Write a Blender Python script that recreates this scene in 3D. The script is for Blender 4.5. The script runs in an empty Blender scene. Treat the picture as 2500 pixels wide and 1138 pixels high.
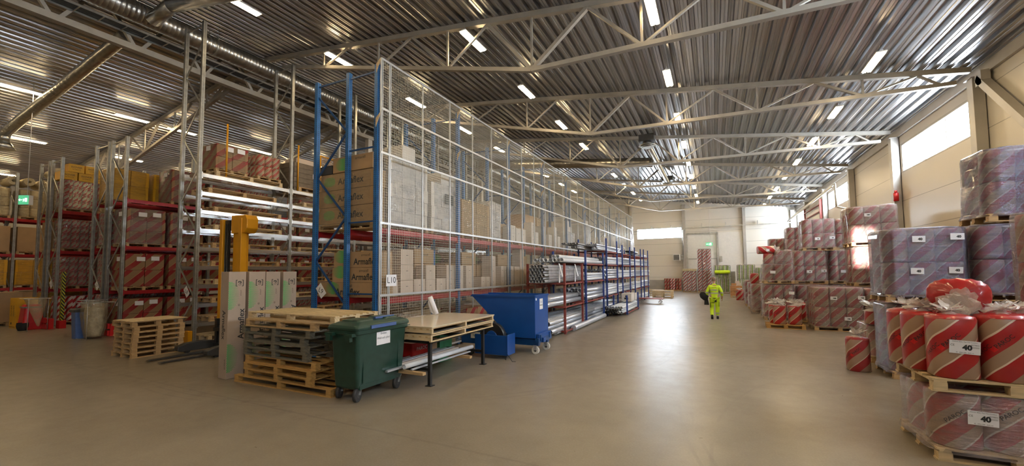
import bpy, bmesh, math, random
from mathutils import Vector, Matrix, noise
random.seed(7)
S = bpy.context.scene
COL = S.collection
PI = math.pi

# ---------------------------------------------------------------- camera
cam_d = bpy.data.cameras.new('camera'); cam = bpy.data.objects.new('camera', cam_d); COL.objects.link(cam)
def _n(v): return v.normalized()
Fp = 995.0
Dv = _n(Vector((493, 53, Fp)))
Up = Vector((-158, -17406, Fp)); Up = _n(Up - Dv * Up.dot(Dv)); Up = _n(Up)
Xv = Dv.cross(Up)
# rows of the world->camera matrix (x right, y down, z forward)
r0 = Vector((Xv[0], Dv[0], Up[0])); r1 = Vector((Xv[1], Dv[1], Up[1])); r2 = Vector((Xv[2], Dv[2], Up[2]))
M = Matrix((( r0[0], -r1[0], -r2[0], 0), (r0[1], -r1[1], -r2[1], 0), (r0[2], -r1[2], -r2[2], 2.15), (0, 0, 0, 1)))
cam.matrix_world = M
cam_d.sensor_width = 36; cam_d.lens = Fp / 2500 * 36; cam_d.shift_y = 37 / 2500; cam_d.clip_start = .05; cam_d.clip_end = 300
S.camera = cam
# ---------------------------------------------------------------- world, sun, exposure
W = bpy.data.worlds.new('world'); S.world = W; W.use_nodes = True
W.node_tree.nodes['Background'].inputs[0].default_value = (.75, .85, 1, 1); W.node_tree.nodes['Background'].inputs[1].default_value = 6
sun_d = bpy.data.lights.new('sun', 'SUN'); sun = bpy.data.objects.new('sun', sun_d); COL.objects.link(sun)
sun_d.energy = 40; sun_d.angle = math.radians(.6); sun_d.color = (1, .95, .86)
sun.rotation_euler = Vector((.10, 1, -.123)).to_track_quat('-Z', 'Y').to_euler()
S.view_settings.view_transform = 'Standard'; S.view_settings.look = 'None'; S.view_settings.gamma = 1
S.view_settings.use_curve_mapping = False
S.view_settings.exposure = 0.0
S.cycles.use_denoising = True
S.cycles.max_bounces = 7; S.cycles.diffuse_bounces = 3; S.cycles.glossy_bounces = 3; S.cycles.transparent_max_bounces = 14
S.cycles.transmission_bounces = 2; S.cycles.caustics_reflective = False; S.cycles.caustics_refractive = False
S.cycles.sample_clamp_indirect = 6; S.cycles.use_adaptive_sampling = True; S.cycles.adaptive_threshold = .02
LAMP_E = 85; WIN_E = 44

# ---------------------------------------------------------------- materials
MAT = {}
def nmat(name):
    m = bpy.data.materials.new(name); m.use_nodes = True; nt = m.node_tree
    return m, nt, nt.nodes['Principled BSDF']
def sset(b, **k):
    for a, v in k.items():
        n = {'col': 'Base Color', 'rough': 'Roughness', 'metal': 'Metallic', 'alpha': 'Alpha', 'spec': 'Specular IOR Level', 'coat': 'Coat Weight', 'emis': 'Emission Strength', 'ecol': 'Emission Color', 'trans': 'Transmission Weight'}[a]
        b.inputs[n].default_value = (*v, 1) if a in ('col', 'ecol') else v
def N(nt, t, **k):
    n = nt.nodes.new(t)
    for a, v in k.items():
        if hasattr(n, a) and a not in ('inp',): setattr(n, a, v)
    return n
def L(nt, a, b): nt.links.new(a, b)
def mth(nt, op, a, b=None, c=None):
    n = N(nt, 'ShaderNodeMath', operation=op)
    for i, v in enumerate((a, b, c)):
        if v is None: continue
        if isinstance(v, (int, float)): n.inputs[i].default_value = v
        else: L(nt, v, n.inputs[i])
    return n.outputs[0]
def mixc(nt, f, a, b):
    n = N(nt, 'ShaderNodeMix', data_type='RGBA')
    for i, v in ((0, f), (6, a), (7, b)):
        if isinstance(v, (int, float)): n.inputs[i].default_value = v
        elif isinstance(v, tuple): n.inputs[i].default_value = (*v, 1)
        else: L(nt, v, n.inputs[i])
    return n.outputs[2]
def noise_n(nt, scale, detail=3, vec=None, stretch=None, rough=.5):
    tc = N(nt, 'ShaderNodeTexCoord'); v = tc.outputs['Object'] if vec is None else vec
    if stretch:
        mp = N(nt, 'ShaderNodeMapping'); mp.inputs['Scale'].default_value = stretch; L(nt, v, mp.inputs[0]); v = mp.outputs[0]
    n = N(nt, 'ShaderNodeTexNoise'); n.inputs['Scale'].default_value = scale; n.inputs['Detail'].default_value = detail; n.inputs['Roughness'].default_value = rough
    L(nt, v, n.inputs['Vector']); return n.outputs['Fac']
def ramp(nt, f, a, b):
    n = N(nt, 'ShaderNodeMapRange'); n.inputs[1].default_value = a; n.inputs[2].default_value = b; L(nt, f, n.inputs[0]); return n.outputs[0]
def bump(nt, b, h, s=.3, d=.01):
    n = N(nt, 'ShaderNodeBump'); n.inputs['Strength'].default_value = s; n.inputs['Distance'].default_value = d; L(nt, h, n.inputs['Height']); L(nt, n.outputs[0], b.inputs['Normal'])
def mat(name, col, rough=.5, metal=0, var=.12, scale=6, stretch=None, bp=0, spec=.5, coat=0):
    if name in MAT: return MAT[name]
    m, nt, b = nmat(name); sset(b, rough=rough, metal=metal, spec=spec, coat=coat)
    f = noise_n(nt, scale, 4, stretch=stretch)
    d = tuple(max(0, c * (1 - var)) for c in col); l = tuple(min(1, c * (1 + var)) for c in col)
    L(nt, mixc(nt, ramp(nt, f, .3, .7), d, l), b.inputs['Base Color'])
    if bp: bump(nt, b, f, bp)
    MAT[name] = m; return m
def perf(name, col, metal=.7, rough=.4):
    """perforated rack upright: rows of small dark slots along the post"""
    m, nt, b = nmat(name); sset(b, rough=rough, metal=metal)
    tc = N(nt, 'ShaderNodeTexCoord'); sp = N(nt, 'ShaderNodeSeparateXYZ'); L(nt, tc.outputs['Object'], sp.inputs[0])
    x, y, z = sp.outputs
    zz = mth(nt, 'ABSOLUTE', mth(nt, 'SUBTRACT', mth(nt, 'FRACT', mth(nt, 'MULTIPLY', z, 20)), .5))
    hz = mth(nt, 'LESS_THAN', zz, .22)
    hx = mth(nt, 'LESS_THAN', mth(nt, 'ABSOLUTE', mth(nt, 'SUBTRACT', mth(nt, 'ABSOLUTE', x), .028)), .007)
    hy = mth(nt, 'LESS_THAN', mth(nt, 'ABSOLUTE', y), .008)
    h = mth(nt, 'MULTIPLY', hz, mth(nt, 'MAXIMUM', hx, hy))
    f = noise_n(nt, 9, 4)
    c = mixc(nt, ramp(nt, f, .3, .7), tuple(v * .8 for v in col), tuple(v * 1.15 for v in col))
    L(nt, mixc(nt, h, c, (.01, .01, .012)), b.inputs['Base Color'])
    L(nt, mth(nt, 'MULTIPLY', mth(nt, 'SUBTRACT', 1, h), metal), b.inputs['Metallic'])
    MAT[name] = m; return m
def stripes(name, base, stripe, period=.42, width=.5, edge=(.75, .62, .5), rough=.45, slope=1.0, coat=.0, noise_mix=.25, bmp=.25):
    """diagonal printed bands laid out in the mesh's own UVs (metres)"""
    m, nt, b = nmat(name); sset(b, rough=rough, coat=coat)
    uv = N(nt, 'ShaderNodeUVMap'); sp = N(nt, 'ShaderNodeSeparateXYZ'); L(nt, uv.outputs[0], sp.inputs[0])
    wob = noise_n(nt, 1.5, 2)
    s = mth(nt, 'SUBTRACT', mth(nt, 'MULTIPLY', sp.outputs[0], slope), sp.outputs[1])
    s = mth(nt, 'ADD', s, mth(nt, 'MULTIPLY', wob, .12))
    fr = mth(nt, 'FRACT', mth(nt, 'ADD', mth(nt, 'DIVIDE', s, period), 10))
    red = mth(nt, 'LESS_THAN', fr, width)
    eg = mth(nt, 'GREATER_THAN', fr, .94)
    f = noise_n(nt, 5, 4)
    c = mixc(nt, red, base, stripe); c = mixc(nt, eg, c, edge)
    c = mixc(nt, mth(nt, 'MULTIPLY', ramp(nt, f, .35, .75), noise_mix), c, (.25, .16, .12))
    L(nt, c, b.inputs['Base Color']); bump(nt, b, noise_n(nt, 14, 4), bmp, .01)
    MAT[name] = m; return m
def film(name, col, dens=.35, rough=.22, st=(1, 1, 7), amt=.5, metal=.5):
    """stretch film: clear sheet with cloudy overlaps and horizontal pulls"""
    m, nt, b = nmat(name); sset(b, col=col, rough=rough, spec=1.0, coat=.3, metal=metal)
    f = noise_n(nt, 3.0, 5, stretch=st, rough=.65); g = noise_n(nt, 16, 4, stretch=(1, 1, 4))
    bump(nt, b, mth(nt, 'ADD', f, mth(nt, 'MULTIPLY', g, .6)), 1.0, .045)
    tr = N(nt, 'ShaderNodeBsdfTransparent'); mx = N(nt, 'ShaderNodeMixShader')
    lw = N(nt, 'ShaderNodeLayerWeight'); lw.inputs[0].default_value = .35
    fac = mth(nt, 'ADD', mth(nt, 'MULTIPLY', ramp(nt, f, .42, .68), amt * .6), dens - .1)
    fac = mth(nt, 'MINIMUM', mth(nt, 'ADD', fac, mth(nt, 'MULTIPLY', lw.outputs['Facing'], .25)), .96)
    L(nt, fac, mx.inputs[0]); L(nt, tr.outputs[0], mx.inputs[1]); L(nt, b.outputs[0], mx.inputs[2])
    L(nt, mx.outputs[0], nt.nodes['Material Output'].inputs[0]); MAT[name] = m; return m
def emis(name, col, e, base=(.9, .9, .9)):
    m, nt, b = nmat(name); sset(b, col=base, ecol=col, emis=e, rough=.4); MAT[name] = m; return m

# concrete floor with a saw joint, tyre marks and worn patches
m, nt, b = nmat('concrete_floor'); MAT['floor'] = m; sset(b, spec=.5, coat=.0)
tc = N(nt, 'ShaderNodeTexCoord'); sp = N(nt, 'ShaderNodeSeparateXYZ'); L(nt, tc.outputs['Object'], sp.inputs[0]); fx, fy, fz = sp.outputs
n1 = noise_n(nt, .35, 6, rough=.6); n2 = noise_n(nt, 3, 6, rough=.7); n3 = noise_n(nt, 40, 3)
c = mixc(nt, ramp(nt, n1, .35, .68), (.205, .172, .128), (.285, .243, .185))
c = mixc(nt, mth(nt, 'MULTIPLY', ramp(nt, n2, .45, .8), .18), c, (.20, .17, .13))
c = mixc(nt, mth(nt, 'MULTIPLY', ramp(nt, n3, .45, .75), .25), c, (.37, .32, .26))
jw = mth(nt, 'ABSOLUTE', mth(nt, 'SUBTRACT', mth(nt, 'ADD', fy, mth(nt, 'MULTIPLY', n2, .06)), 4.31))
jl = mth(nt, 'SUBTRACT', 1, ramp(nt, jw, .008, .03)); js = mth(nt, 'MULTIPLY', mth(nt, 'SUBTRACT', 1, ramp(nt, jw, .03, .25)), ramp(nt, n2, .5, .62))
c = mixc(nt, mth(nt, 'MULTIPLY', jl, .38), c, (.12, .1, .085)); c = mixc(nt, mth(nt, 'MULTIPLY', js, .35), c, (.15, .125, .1))
# tyre arcs on the aisle
for (ax, ay, rad, wd) in ((-9.0, 12.0, 7.9, .035), (-9.0, 12.0, 8.08, .03), (-12, 14.5, 10.4, .04), (7.5, 5.5, 7.6, .03), (7.8, 7.5, 8.2, .03), (7.8, 7.5, 8.36, .03), (-20, 20, 18.6, .04), (24, 22, 25.2, .05)):
    dx = mth(nt, 'SUBTRACT', fx, ax); dy = mth(nt, 'SUBTRACT', fy, ay)
    rr = mth(nt, 'SQRT', mth(nt, 'ADD', mth(nt, 'MULTIPLY', dx, dx), mth(nt, 'MULTIPLY', dy, dy)))
    a = mth(nt, 'SUBTRACT', 1, ramp(nt, mth(nt, 'ABSOLUTE', mth(nt, 'SUBTRACT', rr, rad)), wd * .4, wd))
    c = mixc(nt, mth(nt, 'MULTIPLY', mth(nt, 'MULTIPLY', a, ramp(nt, n1, .45, .6)), .35), c, (.15, .13, .115))
L(nt, c, b.inputs['Base Color'])
L(nt, mth(nt, 'ADD', .19, mth(nt, 'MULTIPLY', n2, .28)), b.inputs['Roughness']); bump(nt, b, mth(nt, 'ADD', n2, mth(nt, 'MULTIPLY', n3, .3)), .12, .01)
# sandwich wall panels with fine horizontal joints every 1.2 m
def panelmat(name, col):
    m, nt, b = nmat(name); sset(b, rough=.36, spec=.5); MAT[name] = m
    tc = N(nt, 'ShaderNodeTexCoord'); sp = N(nt, 'ShaderNodeSeparateXYZ'); L(nt, tc.outputs['Object'], sp.inputs[0])
    fr = mth(nt, 'ABSOLUTE', mth(nt, 'SUBTRACT', mth(nt, 'FRACT', mth(nt, 'ADD', mth(nt, 'DIVIDE', mth(nt, 'SUBTRACT', sp.outputs[2], 2.6), 1.2), 10.5)), .5))
    j = mth(nt, 'LESS_THAN', fr, .009)
    f = noise_n(nt, .8, 3)
    c = mixc(nt, f, tuple(v * .96 for v in col), col); L(nt, mixc(nt, j, c, tuple(v * .45 for v in col)), b.inputs['Base Color'])
panelmat('wallp', (.64, .60, .54)); panelmat('wallback_lit', (.80, .76, .69)); panelmat('walldark', (.34, .31, .27))  # back wall lightened in colour for missing light, left wall darkened to cut bounce
mat('galv', (.5, .5, .47), .34, .85, .18, 4)
mat('roofdeck', (.47, .475, .49), .28, .9, .3, 1.2, (6, .15, 6))
mat('galvbeam', (.62, .63, .64), .25, .9, .12, 3, (.3, .3, 3))
mat('duct', (.46, .455, .43), .3, .95, .15, 5)
mat('trusspaint', (.40, .375, .33), .4, .25, .1, 3)
mat('steelgrey', (.46, .44, .41), .42, .3, .08, 2)
perf('perf_galv', (.36, .36, .34)); perf('perf_blue', (.02, .13, .36), .1, .35)
mat('bluep', (.02, .12, .36), .35, .1); mat('dkblue', (.008, .06, .2), .35, .1)
mat('redbeam', (.36, .015, .02), .38, .1); mat('rust', (.26, .055, .045), .5, .2, .2, 12)
mat('pipeblue', (.025, .06, .26), .4, .1)
mat('wood', (.50, .33, .16), .65, 0, .25, 5, (1, 6, 6)); mat('woodpale', (.62, .47, .27), .6, 0, .18, 5, (1, 6, 6)); mat('wooddark', (.16, .125, .09), .75, 0, .3, 6)
mat('card', (.40, .255, .13), .62, 0, .08, 3); mat('cardup', (.40, .31, .24), .62, 0, .07, 3); mat('cardpale', (.60, .49, .40), .62, 0, .07, 3); mat('cardwhite', (.66, .61, .55), .6, 0, .06, 3)
mat('yellow', (.72, .38, .015), .5, 0, .1, 3); mat('yellowp', (.72, .33, .01), .38, .1, .06, 3)
mat('black', (.015, .015, .016), .4, 0, .2); mat('rubber', (.03, .03, .032), .65, 0, .25, 20); mat('darkgrey', (.06, .06, .06), .45, .3)
mat('whitep', (.78, .77, .75), .4, 0, .04); mat('paper', (.82, .81, .84), .6, 0, .03); mat('red', (.55, .012, .012), .4, 0, .1); mat('redplastic', (.6, .01, .015), .35)
mat('bingreen', (.012, .045, .032), .33, 0, .18, 8, bp=.05); mat('blueplastic', (.07, .13, .33), .4); mat('contblue', (.008, .075, .32), .36, .1, .08, 3)
mat('fencew', (.60, .56, .45), .45, .3, .05); mat('fencerail', (.56, .57, .57), .35, .4, .05)
mat('pvc', (.72, .74, .78), .3, 0, .06); mat('alu', (.60, .63, .70), .28, .45, .2, 10, (8, 8, 1)); mat('pipegrey', (.3, .3, .31), .4, .6, .2)
mat('ink', (.02, .02, .022), .6); mat('inkgreen', (.08, .42, .12), .6); mat('inkred', (.5, .02, .02), .6); mat('laminate', (.72, .63, .46), .16, 0, .03, coat=.3)
mat('hivis', (.62, .86, .02), .6, 0, .08, 9, bp=.2); mat('reflect', (.52, .53, .5), .35, .2); mat('clothblack', (.012, .012, .014), .85, 0, .2); mat('skin', (.55, .3, .2), .5, 0, .08)
mat('hair', (.16, .12, .09), .7); mat('zincwheel', (.55, .55, .55), .35, .8); mat('nylon', (.75, .73, .68), .4); mat('greenwrap', (.42, .62, .25), .4, 0, .3, 4, (1, 1, .2))
mat('insul', (.5, .42, .27), .8, 0, .2, 14, bp=.4)
mat('tapeyb', (.5, .42, .02), .5); mat('orange', (.7, .12, .02), .5)
mat('panelw', (.84, .83, .80), .4, 0, .03)
stripes('paroc', (.36, .235, .165), (.34, .014, .022), .40, .5, edge=(.6, .48, .38)); stripes('paroc_bright', (.38, .25, .17), (.40, .008, .013), .4, .55, noise_mix=.12, rough=.3, coat=.3)
stripes('striped_card', (.27, .16, .075), (.27, .010, .012), .5, .42, edge=(.36, .22, .10), rough=.6, bmp=.05)
stripes('paroc_white', (.74, .70, .68), (.5, .012, .03), .3, .5, rough=.35)
stripes('paroc_fine', (.42, .3, .2), (.44, .02, .02), .24, .5)
stripes('hazard', (.55, .5, .03), (.01, .01, .01), .14, .5, edge=(.01, .01, .01), noise_mix=0, bmp=0)
stripes('green_roll', (.72, .74, .70), (.3, .55, .08), .34 * 20, .45, slope=30.0, edge=(.7, .72, .7), noise_mix=0, rough=.3)
film('film_clear', (.46, .38, .37), .36, .16, amt=.5, metal=.4); film('film_grey', (.24, .23, .31), .55, .13, amt=.5, metal=.7); film('film_dark', (.19, .17, .25), .5, .12, amt=.45, metal=.7)
film('film_gold', (.6, .48, .3), .22, .12, amt=.4); film('film_silver', (.78, .80, .86), .30, .14, (1, 1, 2), .7, metal=.6)
film('knot', (.85, .80, .74), .42, .3, (1, 1, 1), .5, metal=0); film('bagfilm', (.55, .45, .3), .34, .18, (1, 1, 1), .5, metal=.2)
emis('lampglow', (1, .74, .40), LAMP_E); emis('winglow', (.80, .90, 1), WIN_E); emis('exitgreen', (.15, .8, .4), .55, (.1, .55, .3))
emis('exitwhite', (.9, 1, .92), 1.5)

# ---------------------------------------------------------------- geometry helpers
class MB:
    def __init__(s): s.v = []; s.f = []; s.mi = []; s.uv = []; s.cur = 0; s.sm = []
    def face(s, idx, uv=None, smooth=False):
        s.f.append(idx); s.mi.append(s.cur); s.uv.append(uv or [(0, 0)] * len(idx)); s.sm.append(smooth)
    def add(s, pts): k = len(s.v); s.v += [tuple(p) for p in pts]; return k
    def box(s, c, d, rz=0, M=None):
        hx, hy, hz = d[0] / 2, d[1] / 2, d[2] / 2; R = Matrix.Rotation(rz, 3, 'Z')
        P = [Vector((sx * hx, sy * hy, sz * hz)) for sz in (-1, 1) for sy in (-1, 1) for sx in (-1, 1)]
        k = s.add([(M @ (R @ p + Vector(c))) if M else R @ p + Vector(c) for p in P])
        X, Y, Z = d
        for q, w, h in (((0, 1, 5, 4), X, Z), ((1, 3, 7, 5), Y, Z), ((3, 2, 6, 7), X, Z), ((2, 0, 4, 6), Y, Z), ((4, 5, 7, 6), X, Y), ((2, 3, 1, 0), X, Y)):
            s.face([k + i for i in q], [(0, 0), (w, 0), (w, h), (0, h)])
        return s
    def b2(s, a, b): return s.box([(a[i] + b[i]) / 2 for i in range(3)], [abs(b[i] - a[i]) for i in range(3)])
    def beam(s, p, q, w, h, up=(0, 0, 1)):
        p, q = Vector(p), Vector(q); d = (q - p); ln = d.length; d.normalize(); u = Vector(up)
        if abs(d.dot(u)) > .99: u = Vector((0, 1, 0))
        x = d.cross(u).normalized(); z = x.cross(d).normalized()
        P = [e + x * sx * w / 2 + z * sz * h / 2 for e in (p, q) for sx, sz in ((-1, -1), (1, -1), (1, 1), (-1, 1))]
        k = s.add(P)
        for i in range(4):
            j = (i + 1) % 4; s.face([k + i, k + j, k + 4 + j, k + 4 + i], [(0, 0), (w, 0), (w, ln), (0, ln)])
        s.face([k + 3, k + 2, k + 1, k]); s.face([k + 4, k + 5, k + 6, k + 7]); return s
    def tube(s, p, q, r, n=8, cap=True, r2=None, inner=None):
        p, q = Vector(p), Vector(q); d = (q - p).normalized(); u = Vector((0, 0, 1)) if abs(d.z) < .9 else Vector((1, 0, 0))
        x = d.cross(u).normalized(); z = x.cross(d); r2 = r if r2 is None else r2; ln = (q - p).length
        k = s.add([e + (x * math.cos(2 * PI * i / n) + z * math.sin(2 * PI * i / n)) * rr for e, rr in ((p, r), (q, r2)) for i in range(n)])
        for i in range(n):
            j = (i + 1) % n; s.face([k + i, k + j, k + n + j, k + n + i], [(2 * PI * r * i / n, 0), (2 * PI * r * (i + 1) / n, 0), (2 * PI * r * (i + 1) / n, ln), (2 * PI * r * i / n, ln)], True)
        if inner:
            m = s.add([e + (x * math.cos(2 * PI * i / n) + z * math.sin(2 * PI * i / n)) * inner for e in (p, q) for i in range(n)])
            for i in range(n):
                j = (i + 1) % n; s.face([m + i, m + n + i, m + n + j, m + j], None, True); s.face([k + j, k + i, m + i, m + j]); s.face([k + n + i, k + n + j, m + n + j, m + n + i])
        elif cap:
            s.face([k + i for i in range(n)][::-1]); s.face([k + n + i for i in range(n)])
        return s
    def path(s, pts, r, n=8):
        for a, b in zip(pts, pts[1:]): s.tube(a, b, r, n)
        return s
    def prism(s, poly, y0, y1, axis='y'):
        """polygon in the (x,z) plane run from y0 to y1"""
        n = len(poly); f = {'y': lambda a, b, t: (a, t, b), 'x': lambda a, b, t: (t, a, b), 'z': lambda a, b, t: (a, b, t)}[axis]
        k = s.add([f(a, b, t) for t in (y0, y1) for a, b in poly])
        for i in range(n):
            j = (i + 1) % n; s.face([k + i, k + j, k + n + j, k + n + i])
        s.face([k + i for i in range(n)][::-1]); s.face([k + n + i for i in range(n)]); return s
    def rings(s, rings, smooth=True, cap0=True, cap1=True, uvs=None):
        n = len(rings[0]); k = s.add([p for r in rings for p in r])
        for a in range(len(rings) - 1):
            for i in range(n):
                j = (i + 1) % n; u = None
                if uvs: u = [(uvs[0][i], uvs[1][a]), (uvs[0][i + 1], uvs[1][a]), (uvs[0][i + 1], uvs[1][a + 1]), (uvs[0][i], uvs[1][a + 1])]
                s.face([k + a * n + i, k + a * n + j, k + (a + 1) * n + j, k + (a + 1) * n + i], u, smooth)
        e = k + (len(rings) - 1) * n
        if cap0: s.face([k + i for i in range(n)][::-1], None, False)
        if cap1: s.face([e + i for i in range(n)], [((rings[-1][i][0]), (rings[-1][i][1])) for i in range(n)], False)
        return s
    def mesh(s, name, mats):
        me = bpy.data.meshes.new(name); me.from_pydata(s.v, [], s.f); ul = me.uv_layers.new(name='UVMap')
        i = 0
        for p, u, mi, sm in zip(me.polygons, s.uv, s.mi, s.sm):
            p.material_index = mi; p.use_smooth = sm
            for q in u: ul.data[i].uv = q; i += 1
        for mm in (mats if isinstance(mats, (list, tuple)) else [mats]): me.materials.append(MAT[mm])
        me.update(); return me
    def build(s, name, mats, parent=None, loc=None, rz=0):
        return put(name, s.mesh(name, mats), parent, loc, rz)
def put(name, me, parent=None, loc=None, rz=0):
    o = bpy.data.objects.new(name, me); COL.objects.link(o)
    if parent: o.parent = parent
    if loc: o.location = loc
    if rz: o.rotation_euler.z = rz
    return o
def tag(o, label, cat, group=None, kind=None):
    if label: o['label'] = label
    if cat: o['category'] = cat
    if group: o['group'] = group
    if kind: o['kind'] = kind
    return o
def thing(name, label, cat, loc=(0, 0, 0), rz=0, group=None, rot=None):
    o = bpy.data.objects.new(name, None); COL.objects.link(o); o.location = loc; o.rotation_euler = rot or (0, 0, rz); o.empty_display_size = .1
    return tag(o, label, cat, group)
def struct(name, mb, mats):
    o = mb.build(name, mats); o['kind'] = 'structure'; return o
def copyt(o, loc, label, rz=None, group=None, parent=None):
    c = o.copy(); COL.objects.link(c); c.location = loc
    if parent: c.parent = parent
    if rz is not None: c.rotation_euler.z = rz
    if label: c['label'] = label
    if group: c['group'] = group
    for ch in o.children:
        d = ch.copy(); COL.objects.link(d); d.parent = c
        for g in ch.children:
            e = g.copy(); COL.objects.link(e); e.parent = d
    return c
ORD = ['first', 'second', 'third', 'fourth', 'fifth', 'sixth', 'seventh', 'eighth', 'ninth', 'tenth', 'eleventh', 'twelfth', 'thirteenth', 'fourteenth', 'fifteenth', 'sixteenth', 'seventeenth', 'eighteenth', 'nineteenth', 'twentieth']
def lvl(i, n):
    if n == 1: return 'only'
    return 'lowest' if i == 0 else 'topmost' if i == n - 1 else ORD[i] + ' from the bottom'
_tc = {}
def tmesh(txt, size, m='ink', sp=1.0, bold=0):
    key = (txt, size, m, sp, bold)
    if key in _tc: return _tc[key]
    cu = bpy.data.curves.new('t', 'FONT'); cu.body = txt; cu.size = size; cu.align_x = 'CENTER'; cu.align_y = 'CENTER'; cu.space_character = sp; cu.offset = bold; cu.resolution_u = 3
    o = bpy.data.objects.new('t', cu); COL.objects.link(o)
    me = bpy.data.meshes.new_from_object(o.evaluated_get(bpy.context.evaluated_depsgraph_get()))
    bpy.data.objects.remove(o); me.materials.clear(); me.materials.append(MAT[m]); _tc[key] = me; return me
def fm(o, x, n):
    """frame: origin o, text direction x, outward normal n"""
    x = Vector(x).normalized(); n = Vector(n).normalized(); y = n.cross(x)
    return Matrix(((x[0], y[0], n[0], o[0]), (x[1], y[1], n[1], o[1]), (x[2], y[2], n[2], o[2]), (0, 0, 0, 1)))
def text(txt, size, o, x, n, parent=None, m='ink', name='lettering', bold=0, sp=1.0):
    ob = put(name, tmesh(txt, size, m, sp, bold), parent); ob.matrix_local = fm(o, x, n); return ob
def bevel(o, w=.01, seg=2):
    b = o.modifiers.new('bevel', 'BEVEL'); b.width = w; b.segments = seg; b.limit_method = 'ANGLE'; b.angle_limit = .6; return o

# ---------------------------------------------------------------- the hall
XW, XR, XL, YB, YF = 7.3, -17.2, -41.5, 47.0, -12.0     # right wall, ridge, left wall, back wall, wall behind the camera
def roof_z(x): return 11.25 - .134 * (x + 16.4) if x > XR else 11.25 - .134 * (XR + 16.4) - .134 * (XR - x)
RS = roof_z(XR)
floor_mb = MB(); floor_mb.b2((XL - .3, YF - .3, -.2), (XW + .3, YB + .3, 0)); struct('floor', floor_mb, 'floor')
def deck(name, xa, xb):
    mb = MB(); p = .32; n = int((xb - xa) / p); prof = []
    for i in range(n + 1):
        for dx, dz in ((0, 0), (.06, 0), (.07, .016), (.085, .016), (.095, 0), (.155, 0), (.185, .105), (.23, .105), (.236, .093), (.252, .093), (.258, .105), (.29, .105)): prof.append((xa + i * p + dx, dz))
    prof = [(x, z) for x, z in prof if x <= xb] + [(xb, 0)]
    k = mb.add([(x, y, roof_z(x) + z + .01) for y in (YF - .3, YB + .3) for x, z in prof]); m_ = len(prof)
    for i in range(m_ - 1): mb.face([k + i, k + m_ + i, k + m_ + i + 1, k + i + 1])
    return mb
struct('ceiling', deck('c', XR, XW + .3), 'roofdeck'); struct('ceiling', deck('c', XL - .3, XR - .02), 'roofdeck')
def wall_x(name, x0, x1, holes, ztop=12.2, wm='wallp'):
    """wall in a plane x = const with openings (y0,y1,z0,z1)"""
    mb = MB(); ys = YF
    for (a, b, c, d) in sorted(holes):
        mb.b2((x0, ys, 0), (x1, a, ztop)); mb.b2((x0, a, 0), (x1, b, c)); mb.b2((x0, a, d), (x1, b, ztop)); ys = b
    mb.b2((x0, ys, 0), (x1, YB, ztop)); return struct(name, mb, wm)
def wall_y(name, y0, y1, holes, ztop=12.4, wm='wallp'):
    mb = MB(); xs = XL - .2
    for (a, b, c, d) in sorted(holes):
        mb.b2((xs, y0, 0), (a, y1, ztop)); mb.b2((a, y0, 0), (b, y1, c)); mb.b2((a, y0, d), (b, y1, ztop)); xs = b
    mb.b2((xs, y0, 0), (XW + .2, y1, ztop)); return struct(name, mb, wm)
rw = [(-7.4, -2.2, 6.2, 7.38), (4.8, 10.2, 6.2, 7.38), (17.2, 22.6, 6.2, 7.38), (29.6, 35.0, 6.2, 7.38), (41.9, 46.6, 6.2, 7.38)]  # first two windows lie out of view and are added for their light
wall_x('wall_right', XW, XW + .2, rw, 8.3)
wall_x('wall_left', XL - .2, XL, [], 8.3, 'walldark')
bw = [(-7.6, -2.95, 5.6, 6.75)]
wall_y('wall_back', YB, YB + .2, bw, wm='wallback_lit')
sun_opening = [(1.5, 2.1, 6.1, 7.4)]  # unseen paneless opening, placed and narrowed to shape the sun patch on the stacks
wall_y('wall_front', YF - .2, YF, sun_opening)
wn = 1
def window(axis, a, b, z0, z1, pos, nd):
    global wn
    fr = MB(); t = .05
    def P(u, w, z): return (pos + w, u, z) if axis == 'x' else (u, pos + w, z)
    for (u0, u1, q0, q1) in ((a, b, z0, z0 + t), (a, b, z1 - t, z1), (a, a + t, z0, z1), (b - t, b, z0, z1)): fr.b2(P(u0, 0.0, q0), P(u1, .12, q1))
    for i in range(1, nd):
        u = a + (b - a) * i / nd; fr.b2(P(u - .025, .02, z0), P(u + .025, .10, z1))
    w = struct('window_%d' % wn, fr, 'steelgrey'); wn += 1
    pn = MB(); pn.b2(P(a, .10, z0), P(b, .13, z1)); pn.build('pane', 'winglow', w)
for h in rw: window('x', *h, XW, 3)
for h in bw: window('y', *h, YB, 3)
# flashing along the eaves
e = MB(); e.b2((XW - .1, YF, roof_z(XW) - .32), (XW, YB, roof_z(XW) - .0)); struct('trim_1', e, 'steelgrey')

# ---------------------------------------------------------------- columns, trusses, girder
def column(x, y, z1, label, w=.26, d=.30):
    t = thing('steel_column', label, 'column', (x, y, 0), group='columns carrying the roof')
    mb = MB(); mb.box((0, 0, z1 / 2), (w, d, z1)); bevel(mb.build('shaft', 'steelgrey', t), .008)
    mb = MB(); mb.box((0, 0, .01), (w + .12, d + .12, .02)); mb.box((0, 0, z1 - .01), (w + .1, d + .1, .02)); mb.build('end_plates', 'steelgrey', t)
    return t
TY = [10.5 + 6.2 * i for i in range(6)]
for i, y in enumerate([4.3] + TY[1:]):
    column(7.14, y, roof_z(7.0) - .35, ('square steel column against the right wall, %s one counted from the front' % ORD[i]))
column(7.14, 10.5, roof_z(7.0) - .35, 'square steel column against the right wall beside the leaning brace')
t = thing('wind_brace', 'wide diagonal steel brace running down the right wall from the nearest visible column', 'brace', (7.12, 16.4, 0))
mb = MB(); mb.beam((0, 0, 7.65), (0, -5.6, 1.8), .2, .2); mb.build('bar', 'steelgrey', t)
mb = MB(); mb.box((0, -.12, 7.6), (.2, .3, .4)); mb.build('gusset_plate', 'steelgrey', t)

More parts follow.
